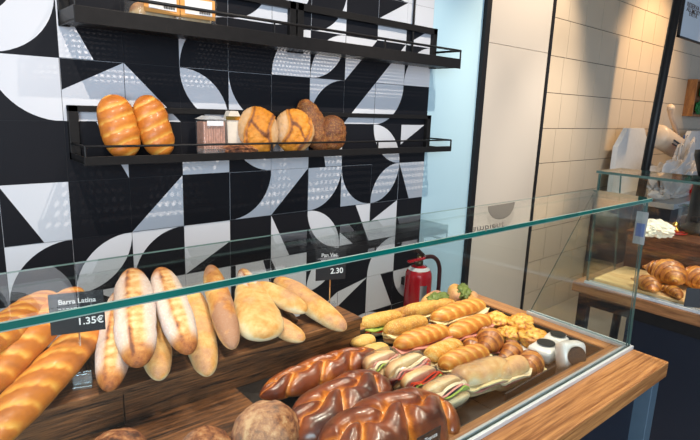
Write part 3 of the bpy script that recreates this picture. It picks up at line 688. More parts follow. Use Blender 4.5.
def sandwich(p0, p1, W, kind, mat, fill, label, seed, z=.0, tilt=0, name='filled_baguette', film=False, cuts=6, hgt=.030, cat='sandwich', tmul=1.0, pe=4, open_=0):
    zz = ZT + .026 + z
    a = onz(p0[0], p0[1], zz); b = onz(p1[0], p1[1], zz); Ln = (b - a).length
    mw = frame_mw(((a + b) / 2).to_tuple()[:2] + (ZT + .003 + z + W * .42 * abs(math.sin(tilt)),), b - a) @ roll(tilt)
    t = thing(name, label, cat, mw, gs)
    lo = loaf_mesh('bottom_bun', Ln * .98, W * .96, .034, 'plain', seed=seed + 300, pe=pe, flat=.7, nu=36, nv=24)
    put('bottom_bun', lo, M['plainloaf'], T(0, 0, .0135), t)
    zf = .025
    for k, fm in enumerate(fill):
        wavy_sheet({'ham': 'ham_slice', 'cheese': 'cheese_slice', 'tomato': 'tomato_slice', 'lettuce': 'lettuce_leaf', 'crumb': 'cut_face'}[fm], Ln * .94, W, .0035 if fm != 'crumb' else .006, seed + k, M[fm], t, zf, out=1.05 + .04 * (k % 2), shift=-.004)
        zf += .005
    hi = loaf_mesh('top_bun', Ln, W, hgt * 2, kind, seed=seed, pe=pe, flat=.12, cuts=cuts, slant=.45, nu=48, nv=28, tmul=tmul)
    put('top_bun', hi, M[mat], T(0, .002, zf + .002) @ roll(open_), t)
    if film:
        sh = loaf_mesh('clear_wrap', Ln * 1.07, W * 1.18, (zf + hgt) * 1.10, 'wrap', seed=seed + 9, pe=5, flat=1.0, nu=40, nv=26)
        put('clear_wrap', sh, M['film'], T(0, 0, (zf + hgt) * .53), t)
    return t
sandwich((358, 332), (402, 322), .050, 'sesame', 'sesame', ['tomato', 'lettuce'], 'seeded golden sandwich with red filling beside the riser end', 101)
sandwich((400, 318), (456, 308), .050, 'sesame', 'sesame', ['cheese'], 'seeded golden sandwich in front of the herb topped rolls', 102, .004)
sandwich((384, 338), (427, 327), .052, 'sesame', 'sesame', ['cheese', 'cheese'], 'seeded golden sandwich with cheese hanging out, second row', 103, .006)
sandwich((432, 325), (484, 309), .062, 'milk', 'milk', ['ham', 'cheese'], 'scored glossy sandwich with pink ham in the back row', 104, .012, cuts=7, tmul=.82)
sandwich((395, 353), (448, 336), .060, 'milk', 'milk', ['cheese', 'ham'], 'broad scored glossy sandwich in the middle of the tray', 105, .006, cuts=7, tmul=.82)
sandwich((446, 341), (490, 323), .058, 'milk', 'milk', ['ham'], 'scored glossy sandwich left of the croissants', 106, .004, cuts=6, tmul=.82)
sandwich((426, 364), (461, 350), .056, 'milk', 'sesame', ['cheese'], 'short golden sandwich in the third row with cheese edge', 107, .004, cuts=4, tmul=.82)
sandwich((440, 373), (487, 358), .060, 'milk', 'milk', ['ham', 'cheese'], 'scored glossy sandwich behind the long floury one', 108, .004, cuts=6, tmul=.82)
sandwich((455, 388), (506, 372), .070, 'plain', 'plainloaf', ['ham', 'cheese'], 'large pale ciabatta sandwich in clear wrap near the front edge', 109, .006, film=True, name='filled_ciabatta', pe=6)
sandwich((492, 383), (524, 370), .056, 'plain', 'plainloaf', ['ham', 'crumb'], 'pale cut ciabatta sandwich with ham by the dark tray front', 110, 0, name='filled_ciabatta', pe=7)
sandwich((375, 382), (405, 369), .048, 'plain', 'plainloaf', ['lettuce', 'crumb', 'ham'], 'wrapped sandwich with egg and lettuce beside the slender braid', 111, 0, film=True, open_=-.45, tilt=-.85, tmul=1.1, name='wrapped_sandwich')
sandwich((399, 391), (433, 373), .054, 'plain', 'plainloaf', ['tomato', 'ham', 'crumb'], 'wrapped pale sandwich in the middle of the wrapped row', 112, .004, film=True, open_=-.45, tilt=-.85, name='wrapped_sandwich')
sandwich((415, 402), (446, 386), .048, 'plain', 'plainloaf', ['lettuce', 'tomato', 'tomato'], 'wrapped sandwich showing red tomato and green lettuce', 113, 0, film=True, open_=-.45, tilt=-.85, tmul=1.1, name='wrapped_sandwich')
sandwich((435, 417), (471, 399), .056, 'plain', 'plainloaf', ['lettuce', 'ham', 'crumb'], 'wrapped pale sandwich with ham nearest the black tray edge', 114, .004, film=True, open_=-.45, tilt=-.85, name='wrapped_sandwich')
# pale flat sesame breads by the riser end
for p0, p1, lab, sd in (((352, 345), (374, 338), 'pale seeded flat roll right against the wooden riser end', 121), ((362, 354), (388, 347), 'pale seeded flat roll in front of the red filled sandwich', 122), ((366, 371), (394, 359), 'pale cut roll beside the end of the slender braid', 123)):
    a = onz(p0[0], p0[1], ZT + .02); b = onz(p1[0], p1[1], ZT + .02)
    loaf('flat_roll', a, b, .050, .034, 'sesame', 'sesame', lab, 'bread roll', 'flat seeded rolls', seed=sd, tmul=.5)
# rolls topped with green herbs
for px, lab, sd, yaw in (((438, 305), 'herb topped roll leaning left at the back of the tray', 131, -.3), ((464, 297), 'large herb topped roll at the far back corner', 132, .25)):
    c = onz(px[0], px[1], ZT + .040)
    t = thing('herb_roll', lab, 'savoury roll', T(c.x, c.y, ZT + .004) @ Matrix.Rotation(yaw + .4, 4, 'Z') @ Matrix.Scale(1.35, 4), 'herb topped rolls')
    for k, (ox, oy) in enumerate(((0, -.016), (.006, .020))):
        me = loaf_mesh('rolled_bread', .088, .040, .044, 'plain', seed=sd + k * 7, pe=3.5, nu=30, nv=22, tmul=1.1); put('rolled_bread', me, M['plainloaf'], T(ox, oy, .016 + .012 * k) @ Matrix.Rotation(.25 * (k - .5), 4, 'Z'), t)
    bm = bmesh.new(); bmesh.ops.create_icosphere(bm, subdivisions=4, radius=1)
    for v in bm.verts: v.co = Vector((v.co.x * .036, v.co.y * .018, v.co.z * .014)) * (1 + .5 * fbm(v.co, 2.2, sd))
    link('herb_topping', bm, M['pesto'], t, T(.0, .004, .040), smooth=True)
    bm = bmesh.new(); prism(bm, [(-.06, -.03), (.05, -.035), (.055, .03), (-.05, .036)], 0, .0008); link('paper_liner', bm, M['paper'], t, T(0, 0, .0005))

# croissants
def croissant_mesh(name, Ln, W, seed, nu=72, nv=22, bow=.35):
    vs = []; tone = []; fl = []
    for i in range(nu + 1):
        s = -1 + 2 * i / nu; env = max(.06, 1 - abs(s) ** 1.7) ** .8
        seg = (s * 3.8 + .5 + 10); fr = seg - math.floor(seg)
        fr2 = fr if s > 0 else 1 - fr
        step = .70 + .38 * (1 - fr2) ** .7 if abs(s) > .13 else 1.06
        ang = s * bow * 2.2; R0 = Ln / (2 * math.sin(min(1.4, bow * 2.2)) + 1e-6)
        cx, cyy = R0 * math.sin(ang), R0 * (math.cos(ang) - 1) * -1
        for j in range(nv):
            th = 2 * PI * j / nv; rr = W / 2 * env * step
            u, z = rr * math.cos(th), rr * math.sin(th) * (.95 if math.sin(th) > 0 else .6)
            x = cx + u * -math.sin(ang) * -1 * 0 - u * math.sin(ang); y = cyy + u * math.cos(ang)
            k = .05 * fbm((x, y, z), 35, seed)
            vs.append((x, y, z * (1 + k * 2))); rid = math.sin(fr * 26) * .5 + .5
            tone.append(.12 + .62 * (1 - fr2) * (1 if math.sin(th) > -.2 else .4) + .22 * rid + .5 * k); fl.append(0)
    fs = [(i * nv + j, i * nv + (j + 1) % nv, (i + 1) * nv + (j + 1) % nv, (i + 1) * nv + j) for i in range(nu) for j in range(nv)]
    fs += [tuple(reversed(range(nv))), tuple(range(nu * nv, (nu + 1) * nv))]
    me = bpy.data.meshes.new(name); me.from_pydata(vs, [], fs)
    for nm, arr in (('tone', tone), ('flour', fl)): me.attributes.new(nm, 'FLOAT', 'POINT').data.foreach_set('value', arr)
    bm = bmesh.new(); bm.from_mesh(me); bmesh.ops.recalc_face_normals(bm, faces=bm.faces); bm.to_mesh(me); bm.free()
    for p_ in me.polygons: p_.use_smooth = True
    return me
def croissant(px, yaw, Ln, W, label, seed, base, fill=True, tiltx=0, dz=0, group='croissants on the sandwich tray', hz=None):
    c = onz(px[0], px[1], base + W * .42 + dz)
    t = thing('croissant', label, 'croissant', T(c.x, c.y, base + dz) @ Matrix.Rotation(yaw, 4, 'Z') @ roll(tiltx), group)
    me = croissant_mesh('pastry', Ln, W, seed); put('pastry', me, M['pastry'], T(0, 0, W * .32), t)
    if fill:
        wavy_sheet('ham_slice', Ln * .55, W * .95, .003, seed, M['ham'], t, W * .12, .003, 1.15, .004); wavy_sheet('cheese_slice', Ln * .45, W * .9, .003, seed + 3, M['cheese'], t, W * .06, .002, 1.3, -.003)
    return t
croissant((490, 339), .62, .150, .072, 'large filled croissant at the centre of the croissants', 141, ZT, dz=.010)
croissant((472, 346), .65, .125, .054, 'small filled croissant pressed left of the large one', 142, ZT)
croissant((512, 351), .38, .140, .056, 'ridged long croissant right of the large one', 143, ZT)
croissant((531, 362), .42, .135, .064, 'filled croissant nearest the stickered white packs', 144, ZT)
# cheese crusted puffs
gp = 'cheese crusted puffs'
def puff(px, rad, label, seed, h=.75):
    c = onz(px[0], px[1], ZT + rad * .6)
    bm = bmesh.new(); bmesh.ops.create_icosphere(bm, subdivisions=5, radius=1); tl = bm.verts.layers.float.new('tone'); bm.verts.layers.float.new('flour')
    for v in bm.verts:
        n1 = fbm(v.co, 1.6, seed); n2 = fbm(v.co, 5, seed + 2); rim = math.exp(-((v.co.z - .25) / .18) ** 2)
        k = 1 + .16 * n1 + .12 * n2 + .18 * rim - .12 * max(0, v.co.z - .5)
        v[tl] = .38 + .55 * n2 + .22 * rim
        v.co = Vector((v.co.x * k, v.co.y * k, max(v.co.z, -.55) * h * k)) * rad
    me = bpy.data.meshes.new('cheese_puff'); bm.to_mesh(me); bm.free()
    for p_ in me.polygons: p_.use_smooth = True
    tag(put('cheese_puff', me, M['cheesy'], T(c.x, c.y, ZT + rad * .46)), label, 'savoury puff', gp)
puff((497, 320), .040, 'cheese crusted puff farthest left, behind the croissant', 151)
puff((521, 324), .042, 'cheese crusted puff farthest right at the back', 152, .9)
puff((509, 333), .032, 'small cheese crusted puff between the two back ones', 153)
puff((534, 337), .040, 'cheese crusted puff in front, next to the white packs', 154)
# a strip of white paper under the puffs
bm = bmesh.new(); prism(bm, [(-.07, -.03), (.07, -.03), (.075, .03), (-.065, .03)], 0, .001); c = onz(518, 342, ZT + .02)
tag(link('paper_sheet', bm, M['paper'], None, T(c.x, c.y, ZT + .0012) @ Matrix.Rotation(.2, 4, 'Z')), 'sheet of white paper under the cheese crusted puffs', 'paper')
# stickered white packs
def pack(px, sx, sy, sz, rot, label, seed, base, disc, on='top'):
    c = onz(px[0], px[1], base + sz * .5)
    t = thing('wrapped_pack', label, 'wrapped sandwich', T(c.x, c.y, base + .001) @ rot, 'stickered white packs')
    bm = bmesh.new(); box(bm, (-sx / 2, -sy / 2, 0), (sx / 2, sy / 2, sz), 0, .012); bmesh.ops.subdivide_edges(bm, edges=bm.edges[:], cuts=2, use_grid_fill=True)
    for v in bm.verts: v.co += Vector((fbm(v.co, 25, seed), fbm(v.co, 25, seed + 1), fbm(v.co, 25, seed + 2))) * .003
    link('wrapping', bm, plain('white wrapping', (.72, .69, .66), .3, var=.06, coat=.5), t, smooth=True)
    bm = bmesh.new(); n = 32; prism(bm, [(disc * math.cos(2 * PI * i / n), disc * math.sin(2 * PI * i / n)) for i in range(n)], 0, .0008)
    link('round_sticker', bm, M['sticker'], t, T(0, 0, sz + .0035) if on == 'top' else T(0, -sy / 2 - .0045, sz / 2) @ Matrix.Rotation(PI / 2, 4, 'X'))
pack((557, 342), .072, .060, .040, Matrix.Rotation(.15, 4, 'Z'), 'white pack with a black round sticker, partly hidden behind', 161, ZT, .021)
pack((545, 351), .090, .066, .040, Matrix.Rotation(.1, 4, 'Z'), 'flat white pack with a black round sticker on top', 162, ZT, .024)
pack((573, 357), .066, .050, .070, Matrix.Rotation(-.55, 4, 'Z') @ roll(-.35), 'white pack standing upright with its black sticker facing outward', 163, ZT + .012, .025, 'front')
# folded black card holder along the tray front
hd = tag(link('black_strip', (lambda bm: (box(bm, (-.11, -.002, 0), (.11, .002, .040), 0, .001), bm)[1])(bmesh.new()), M['card'], None, T(.83, -1.385, ZT + .002)), 'long black divider strip standing at the tray front', 'divider')

# ------------------------------------------------------------------ FIRE EXTINGUISHER
fe = thing('fire_extinguisher', 'red fire extinguisher on the wall below the shelf end', 'fire extinguisher', T(1.865, -.129, .215) @ Matrix.Scale(1.12, 4))
bm = bmesh.new(); lathe(bm, [(.0, 0), (.060, .0), (.066, .008), (.066, .372), (.063, .392), (.052, .412), (.034, .424), (.022, .430), (.0, .431)], 40); link('cylinder', bm, M['red'], fe, smooth=True)
bm = bmesh.new(); lathe(bm, [(.0, .425), (.019, .425), (.019, .452), (.013, .456), (.013, .482), (.0, .482)], 20); link('valve', bm, plain('brass', (.16, .13, .07), .35, .8), fe, smooth=True)
bm = bmesh.new(); box(bm, (-.100, -.010, .462), (.012, .010, .474), 0, .004); link('lower_lever', bm, M['red'], fe, T(0, -.02, 0))
bm = bmesh.new(); tube(bm, [(.02, -.005, .476), (-.02, -.01, .505), (-.085, -.02, .545)], [.010, .010, .006], 10); link('upper_lever', bm, M['black_rubber'], fe, smooth=True)
bm = bmesh.new(); tube(bm, [(.010, -.01, .470)] + [(.05 + .095 * math.sin(PI / 2 * i / 10), -.012, .372 + .095 * math.cos(PI / 2 * i / 10)) for i in range(11)] + [(.147, -.012, .30), (.142, -.012, .16)], .0105, 12); link('hose', bm, plain('dark red rubber', (.05, .008, .010), .4), fe, smooth=True)
bm = bmesh.new(); tube(bm, [(.142, -.012, .16), (.140, -.012, .10)], [.012, .016], 12); link('nozzle', bm, M['black_rubber'], fe, smooth=True)
def curved_label(name, a0, a1, z0, z1, rad, mat):
    bm = bmesh.new(); n = 10
    lo = [bm.verts.new((rad * math.cos(a0 + (a1 - a0) * i / n), rad * math.sin(a0 + (a1 - a0) * i / n), z0)) for i in range(n + 1)]
    hi = [bm.verts.new((rad * math.cos(a0 + (a1 - a0) * i / n), rad * math.sin(a0 + (a1 - a0) * i / n), z1)) for i in range(n + 1)]
    for i in range(n): bm.faces.new((lo[i], lo[i + 1], hi[i + 1], hi[i]))
    link(name, bm, mat, fe)
curved_label('paper_label', -2.25, -1.72, .235, .345, .0668, M['steel'])
bm = bmesh.new(); lathe(bm, [(.0535, .409), (.046, .418), (.040, .4225)], 40); 
bm.faces.ensure_lookup_table(); bmesh.ops.delete(bm, geom=[fc for fc in bm.faces if len(fc.verts) > 4], context='FACES_ONLY')
for v in bm.verts: v.co.z += .0012
link('collar_tag', bm, M['paper'], fe, smooth=True)
bm = bmesh.new(); box(bm, (.0, .05, .30), (.04, .113, .34), 0, .002); link('wall_bracket', bm, M['black_metal'], fe)

# ------------------------------------------------------------------ SECOND COUNTER (right)
X2, Y2 = 1.625, -1.085
c2 = thing('side_counter', 'second wooden counter with croissants under its own glass', 'display counter', T(0, 0, 0))
bm = bmesh.new(); box(bm, (X2, -4.2, ZC - .038), (2.30, Y2, ZC), 0, .003); link('counter_top', bm, wood('side counter wood', srgb(96, 60, 34), srgb(150, 104, 66), .45, (40, 3, 40), .08), c2)
bm = bmesh.new(); box(bm, (X2 + .02, -4.1, ZC - .085), (X2 + .05, Y2 - .05, ZC - .040), 0, .001); box(bm, (X2 + .02, Y2 - .05, ZC - .085), (2.28, Y2 - .02, ZC - .040), 0, .001); link('beam', bm, M['black_metal'], c2)
for x, y in ((X2 + .02, Y2 - .055), (2.24, Y2 - .055)): boxo('leg', (x, y, 0), (x + .035, y + .035, ZC - .086), M['black_metal'], c2)
boxo('side_panel', (X2 + .055, -4.1, .0), (X2 + .08, -1.27, ZC - .04), M['navy'], c2, 0)
pane('front_pane', [(X2 + .02, -4.1, ZC + .004), (X2 + .02, -1.125, ZC + .004), (X2 + .005, -1.125, 1.325), (X2 + .005, -4.1, 1.325)], (-1, 0, 0), .006, M['edge_dark'], c2)
pane('top_pane', [(X2 - .003, -4.1, 1.335), (X2 + .20, -4.1, 1.335), (X2 + .20, -1.120, 1.335), (X2 - .003, -1.120, 1.335)], (0, 0, 1), .008, M['edge_dark'], c2)
pane('end_pane', [(X2 + .026, -1.125, ZC + .004), (X2 + .26, -1.125, ZC + .004), (X2 + .185, -1.125, 1.324), (X2 + .012, -1.125, 1.324)], (0, 1, 0), .006, M['edge_dark'], c2)
bm = bmesh.new(); box(bm, (X2 + .011, -4.1, ZC), (X2 + .0175, -1.123, ZC + .010), 0, .001); box(bm, (X2 + .0285, -4.1, ZC), (X2 + .034, -1.133, ZC + .010), 0, .001); link('glass_channel', bm, M['alu'], c2)
tag(link('bread_board', (lambda bm: (box(bm, (X2 + .045, -2.1, ZC + .0005), (1.945, -1.142, ZC + .018), 0, .003), bm)[1])(bmesh.new()), M['board']), 'light wooden board under the croissants on the second counter', 'board')
rb = thing('wooden_stand', 'dark brown wooden stand behind the second counter croissants', 'stand', T(0, 0, 0))
boxo('front_board', (1.955, -2.6, ZC + .001), (1.972, -1.13, 1.066), M['walnut_y'], rb)
boxo('top_board', (1.950, -2.6, 1.067), (2.295, -1.125, 1.083), M['walnut_y'], rb)
boxo('end_board', (1.973, -1.145, ZC + .001), (2.28, -1.131, 1.066), M['walnut_y'], rb)
g2 = 'croissants on the second counter'
ZB = ZC + .018
croissant((685, 262), 1.0, .17, .094, 'dark croissant farthest back on the light board', 171, ZB, False, group=g2)
croissant((668, 271), .95, .175, .108, 'plump croissant in the middle of the light board', 172, ZB, False, group=g2, dz=.012)
croissant((649, 283), .9, .13, .066, 'flat dark croissant behind the glass end pane', 173, ZB, False, group=g2)
croissant((698, 277), 1.0, .16, .098, 'croissant cut by the right edge of the view', 174, ZB, False, group=g2, dz=.004)
croissant((674, 291), .9, .12, .042, 'thin flaky croissant lying in front on the light board', 175, ZB, False, group=g2)
c = onz(697, 300, ZB + .03)
t = thing('price_card', 'black price card at the second counter croissants', 'price sign', T(c.x, c.y, ZB + .001) @ Matrix.Rotation(-.9, 4, 'Z'))
boxo('card', (-.035, -.001, .004), (.035, .001, .066), M['card'], t, .0006)
boxo('clear_foot', (-.015, -.010, 0), (.015, .010, .004), M['acrylic'], t, 0)

# clutter on the stand
ZS = 1.0835
def crumple(name, c, sx, sy, sz, seed, mat, label, cat, amp=.45, sub=5):
    bm = bmesh.new(); bmesh.ops.create_icosphere(bm, subdivisions=sub, radius=1)
    for v in bm.verts:
        k = 1 + amp * noise.turbulence(v.co * 1.7 + Vector((seed, seed * 2, 0)), 4, True) - amp * .4
        v.co = Vector((v.co.x * sx * k, v.co.y * sy * k, (max(v.co.z, -.6) * k + .6) * sz))
    lo = min(v.co.z for v in bm.verts)
    for v in bm.verts: v.co.z -= lo
    return tag(link(name, bm, mat, None, T(*c), smooth=False), label, cat)
c = onz(655, 228, ZS + .03); crumple('crumpled_paper', (c.x, c.y, ZS), .075, .06, .035, 3.1, plain('cream wrapping paper', (.78, .72, .58), .7), 'crumpled cream paper on the dark wooden stand', 'paper')
c = onz(676, 231, ZS + .01)
t = thing('candy_tray', 'red tray with gold wrapped sweets on the dark stand', 'sweets tray', T(c.x, c.y, ZS))
bm = bmesh.new(); lathe(bm, [(.0, 0), (.034, 0), (.042, .007), (.038, .007), (.031, .003), (.0, .003)], 28); link('red_dish', bm, M['red'], t, smooth=True)
for k, (ox, oy, oz) in enumerate(((0, 0, .014), (.017, .009, .014), (-.013, .014, .014), (.004, .007, .032))):
    bm = bmesh.new(); bmesh.ops.create_icosphere(bm, subdivisions=3, radius=.012)
    for v in bm.verts: v.co *= 1 + .2 * fbm(v.co, 90, k)
    link('gold_sweet', bm, M['gold'], t, T(ox, oy, oz), smooth=True)
c = onz(688, 222, ZS + .03)
t = thing('clear_container', 'clear plastic container with dark contents beside the red tray', 'container', T(c.x + .04, c.y, ZS + .001))
bm = bmesh.new(); box(bm, (-.035, -.045, 0), (.035, .045, .085), 0, .004); link('clear_body', bm, M['acrylic'], t)
boxo('lid', (-.037, -.047, .085), (.037, .047, .091), M['acrylic'], t, .001)
for k, mm in enumerate(('sticker', 'red', 'machine')): boxo('packet', (-.026, -.035 + .024 * k, .004), (.026, -.016 + .024 * k, .05), M[mm], t, .002)
# black coffee grinder tower and red box at the right edge
c = onz(699, 233, ZS)
t = thing('coffee_grinder', 'tall black grinder on the dark stand at the right edge', 'grinder', T(c.x - .01, c.y, ZS) @ Matrix.Scale(1.12, 4))
bm = bmesh.new(); lathe(bm, [(.0, 0), (.055, 0), (.055, .02), (.042, .03), (.040, .17), (.048, .18), (.048, .20), (.0, .20)], 28); link('body', bm, M['black_rubber'], t, smooth=True)
bm = bmesh.new(); lathe(bm, [(.0, .20), (.030, .20), (.052, .27), (.052, .29), (.0, .295)], 28); link('hopper', bm, M['black_metal'], t, smooth=True)
bm = bmesh.new(); box(bm, (-.075, -.012, .05), (-.042, .012, .066), 0, .003); link('spout', bm, M['black_metal'], t)
# work bench along the cream wall with the slicing machine
YS = -.13; ZBn = .90
A = ony(615, 150, YS); B = ony(645.5, 150, YS); A2 = ony(681, 150, YS); w_ = B.x - A.x
wb = thing('work_bench', 'grey bench along the cream wall under the slicing machine', 'bench', T(0, 0, 0))
boxo('bench_top', (A.x - .02, -.62, ZBn - .04), (8.2, -.006, ZBn), M['steel'], wb, .002)
boxo('bench_body', (A.x, -.60, .05), (8.15, -.01, ZBn - .041), M['navy'], wb, 0)
for x in (A.x + .02, 8.0):
    for y in (-.58, -.08): boxo('foot', (x, y, 0), (x + .05, y + .05, .049), M['black_metal'], wb, 0)
sl = thing('bread_slicer', 'white slicing machine with a beige drum standing on the bench', 'slicing machine', T(0, 0, ZBn + .0005))
def zat(py, px, Y): return ony(px, py, Y).z - ZBn - .0005
h1 = zat(128, 630, YS); c_ = w_ * .24
bm = bmesh.new(); prism(bm, [(0, 0), (w_, 0), (w_, h1 - c_), (w_ - c_, h1), (c_, h1), (0, h1 - c_)], 0, .04)
link('side_plate', bm, M['machine'], sl, T(A.x, YS + .02, 0) @ Matrix.Rotation(PI / 2, 4, 'X'))
h2 = zat(131, 690, YS); w2 = w_ * 1.5
bm = bmesh.new(); prism(bm, [(0, 0), (w2, 0), (w2, h2), (c_, h2), (0, h2 - c_)], 0, .04)
link('side_plate', bm, M['machine'], sl, T(A2.x, YS + .02, 0) @ Matrix.Rotation(PI / 2, 4, 'X'))
for px, py in ((684, 137), (687, 137), (695, 141)):
    q = ony(px, py, YS - .021); bm = bmesh.new(); lathe(bm, [(.0, 0), (.020, 0), (.020, .006), (.0, .008)], 14); link('button', bm, M['blue_print'], sl, T(q.x, YS - .0205, q.z - ZBn) @ Matrix.Rotation(PI / 2, 4, 'X'))
a = ony(657, 135, -.22); b = ony(680, 150, -.22); m_ = (a + b) / 2; dl = (b - a).length / 2
bm = bmesh.new(); lathe(bm, [(.0, -dl), (.075, -dl), (.095, -dl + .025), (.095, dl - .025), (.075, dl), (.0, dl)], 30)
dang = math.atan2((b - a).x, (b - a).z)
link('drum', bm, M['beige'], sl, T(m_.x, -.22, m_.z - ZBn) @ Matrix.Rotation(dang, 4, 'Y'), smooth=True)
bm = bmesh.new(); box(bm, (.002, -.004, -dl * .6), (.016, .004, dl * .4), 0, .001); box(bm, (.036, -.004, -dl * .6), (.046, .004, dl * .4), 0, .001)
link('drum_slot', bm, M['black_rubber'], sl, T(m_.x, -.313, m_.z - ZBn) @ Matrix.Rotation(dang, 4, 'Y'))
q0 = ony(671, 108, -.20); q1 = ony(679, 140, -.20); zz = ZBn
bm = bmesh.new(); tube(bm, [(q1.x, -.20, q1.z - zz), (q0.x + .02, -.20, q0.z - .06 - zz), (q0.x, -.20, q0.z - zz), (q0.x - .025, -.20, q0.z + .01 - zz)], [.020, .020, .034, .028], 12); link('handle_tube', bm, M['beige'], sl, smooth=True)
boxo('machine_base', (B.x - .02, YS - .015, 0), (A2.x + .1, -.02, .16), M['machine'], sl, .004)
# crumpled plastic bag bunched in front of the machine
bl = ony(645, 205, -.46); br = ony(690, 205, -.46); tp = ony(672, 140, -.46)
bm = bmesh.new(); bmesh.ops.create_icosphere(bm, subdivisions=6, radius=1)
hw = (br.x - bl.x) / 2; hh = (tp.z - ZBn)
for v in bm.verts:
    t_ = v.co.copy(); k = 1 + .55 * noise.turbulence(t_ * 1.3 + Vector((9, 2, 4)), 4, False) - .25
    top = sstep(-.1, 1, t_.z)
    v.co = Vector((t_.x * hw * k * (1 - .55 * top) + .25 * hw * top, t_.y * .13 * k, (max(t_.z, -.7) + .7) / 1.7 * hh * k))
lo = min(v.co.z for v in bm.verts)
for v in bm.verts: v.co.z -= lo
tag(link('plastic_bag', bm, plain('white translucent plastic', (.50, .48, .47), .28, var=.1, coat=.4), None, T((bl.x + br.x) / 2, -.46, ZBn + .001)), 'large crumpled whitish plastic bag in front of the slicing machine', 'bag')
q = ony(691.5, 205, -.50); qt = ony(695, 166, -.50)
tag(boxo('red_box', (q.x + .02, -.58, ZBn + .001), (q.x + .45, -.42, qt.z), M['red'], None, .003), 'bright red box on the bench at the right edge', 'box')

# slanted black post
p0 = ony(677.7, 0, -.95); p1 = ony(640, 197, -.95); dv = (p1 - p0)
foot = p0 + dv * (p0.z / -dv.z); head = p0 - dv * ((2.998 - p0.z) / -dv.z)
bm = bmesh.new(); tube(bm, [foot + Vector((0, 0, .004)), head], .020, 14); po = link('black_post', bm, M['black_metal'], None, smooth=True)
tag(po, 'black slanting metal post rising past the slicing machine', 'post')
# hanging sign
q = ony(678, 37, -.55)
hs = thing('hanging_sign', 'white hanging sign with dark lettering at the upper right', 'sign', T(q.x, -.55, q.z))
sw = .62; boxo('board', (.006, -.006, .008), (sw, .006, .50), M['sign_white'], hs, 0, Matrix.Rotation(0, 4, 'Y'))
bm = bmesh.new(); box(bm, (-.008, -.009, 0), (sw + .008, .009, .010)); box(bm, (-.008, -.009, 0), (.006, .009, .51)); box(bm, (sw, -.009, 0), (sw + .010, .009, .51)); box(bm, (-.008, -.009, .50), (sw + .008, .009, .51)); link('dark_frame', bm, M['black_trim'], hs)
for s_, px, py in (('RESERVA', 687.0, 5.8), ('AU MOST', 686.5, 10.6), ('EVITA', 689, 15.4)):
    k_ = ony(px, py, -.5575); text_obj('lettering', s_, .036, M['sign_ink'], hs, T(k_.x - q.x, -.0072, k_.z - q.z) @ Matrix.Rotation(PI / 2, 4, 'X') @ Matrix.Diagonal((1.75, 1.1, 1, 1)), bold=.0004)
for x in (.05, sw - .05):
    bm = bmesh.new(); tube(bm, [(x, 0, .51), (x, 0, 2.999 - q.z)], .003, 8); link('hanging_wire', bm, M['steel'], hs)
# pine frame on the cream wall
q0 = ony(684, 116, -.02); q1 = ony(689, 79, -.02)
fr = thing('wall_frame', 'shallow pine box frame with green leaves on the cream wall', 'frame', T(q0.x, -.001, q0.z))
h_ = q1.z - q0.z; bm = bmesh.new()
box(bm, (0, -.09, 0), (.9, 0, .02), 0, .002); box(bm, (0, -.09, h_ - .02), (.9, 0, h_), 0, .002); box(bm, (0, -.09, .02), (.02, 0, h_ - .02), 0, .002); box(bm, (.88, -.09, .02), (.9, 0, h_ - .02), 0, .002)
link('box_sides', bm, M['cork'], fr); boxo('back_panel', (.021, -.02, .021), (.879, 0, h_ - .021), M['cork'], fr, 0)
for k, (x, z) in enumerate(((.30, .10), (.36, .26), (.52, .14), (.60, .28), (.75, .18))):
    bm = bmesh.new(); bmesh.ops.create_icosphere(bm, subdivisions=3, radius=1)
    for v in bm.verts: v.co = Vector((v.co.x * .085, v.co.y * .028, v.co.z * .07)) * (1 + .4 * fbm(v.co, 2, k))
    link('leaf_bunch', bm, M['green'], fr, T(x, -.055, z))
for z in (.09, .24): boxo('paper_note', (.09, -.026, z), (.17, -.021, z + .10), M['paper'], fr, 0)

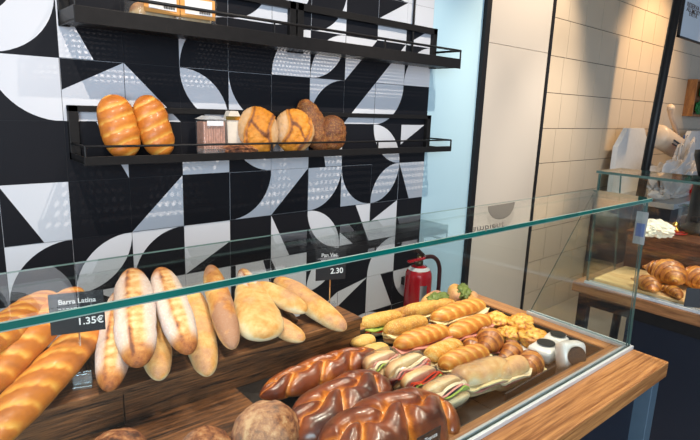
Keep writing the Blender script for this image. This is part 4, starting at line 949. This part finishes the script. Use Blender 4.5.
# ------------------------------------------------------------------ LIGHT
w = bpy.data.worlds.new('daylight'); S.world = w; w.use_nodes = True
bgn = w.node_tree.nodes['Background']; bgn.inputs[0].default_value = (.66, .80, 1.0, 1); bgn.inputs[1].default_value = .30
def spot(name, loc, to, power, size, col, blend=.5, rad=.03):
    l = bpy.data.lights.new(name, 'SPOT'); l.energy = power; l.spot_size = size; l.spot_blend = blend; l.color = col; l.shadow_soft_size = rad
    o = bpy.data.objects.new(name, l); COL.objects.link(o); o.location = loc
    o.rotation_euler = (Vector(to) - Vector(loc)).to_track_quat('-Z', 'Y').to_euler(); return o
def window_light(loc, to, sx, sy, power, col):
    l = bpy.data.lights.new('window_daylight', 'AREA'); l.shape = 'RECTANGLE'; l.size = sx; l.size_y = sy; l.energy = power; l.color = col
    o = bpy.data.objects.new('window_daylight', l); COL.objects.link(o); o.location = loc
    o.rotation_euler = (Vector(to) - Vector(loc)).to_track_quat('-Z', 'Y').to_euler(); return o
window_light((-2.6, -5.2, 1.9), (1.0, 0, 1.2), 3.2, 2.2, 240, (.74, .87, 1.0))
WARM = (1.0, .87, .72)
for x in (-.2, .85, 1.8):
    spot('ceiling_or_fill_spot', (x, -1.15, 2.85), (x + .05, -.15, 1.35), 85, 1.15, WARM, .8, .012)
for x in (-.3, .45, 1.1):
    spot('ceiling_or_fill_spot', (x + .1, -1.6, 2.85), (x + .05, -1.2, .95), 50, 1.0, WARM, .6, .03)
    spot('ceiling_or_fill_spot', (x + .2, -.70, 2.85), (x + .1, -1.22, .95), 78 if x > 1 else 50, .9, WARM, .6, .03)  # added fill spots, lighting the tray through the open back of the glass
spot('ceiling_or_fill_spot', (3.0, -1.0, 2.9), (2.95, -.0, 1.9), 95, 1.15, (1, .80, .58), .6, .02)
spot('ceiling_or_fill_spot', (4.7, -.95, 2.9), (4.9, -.0, 1.8), 120, 1.35, (1, .68, .38), .8, .02)
spot('ceiling_or_fill_spot', (2.1, -1.8, 2.9), (1.45, -1.35, .95), 75, .8, WARM, .6, .03)

spot('ceiling_or_fill_spot', (3.1, -1.3, 2.9), (3.5, .0, .5), 120, 1.0, (1, .86, .70), .8, .03)  # added fill spot to lift the dark lower part of the cream wall
spot('ceiling_or_fill_spot', (1.9, -2.4, 2.9), (1.95, -1.4, 1.0), 80, .6, WARM, .6, .03)  # added fill spot to brighten the stand on the second counter
S.view_settings.view_transform = 'Standard'; S.view_settings.look = 'None'; S.view_settings.exposure = 0.25; S.view_settings.gamma = 1.0; S.view_settings.use_curve_mapping = False
S.cycles.transparent_max_bounces = 24
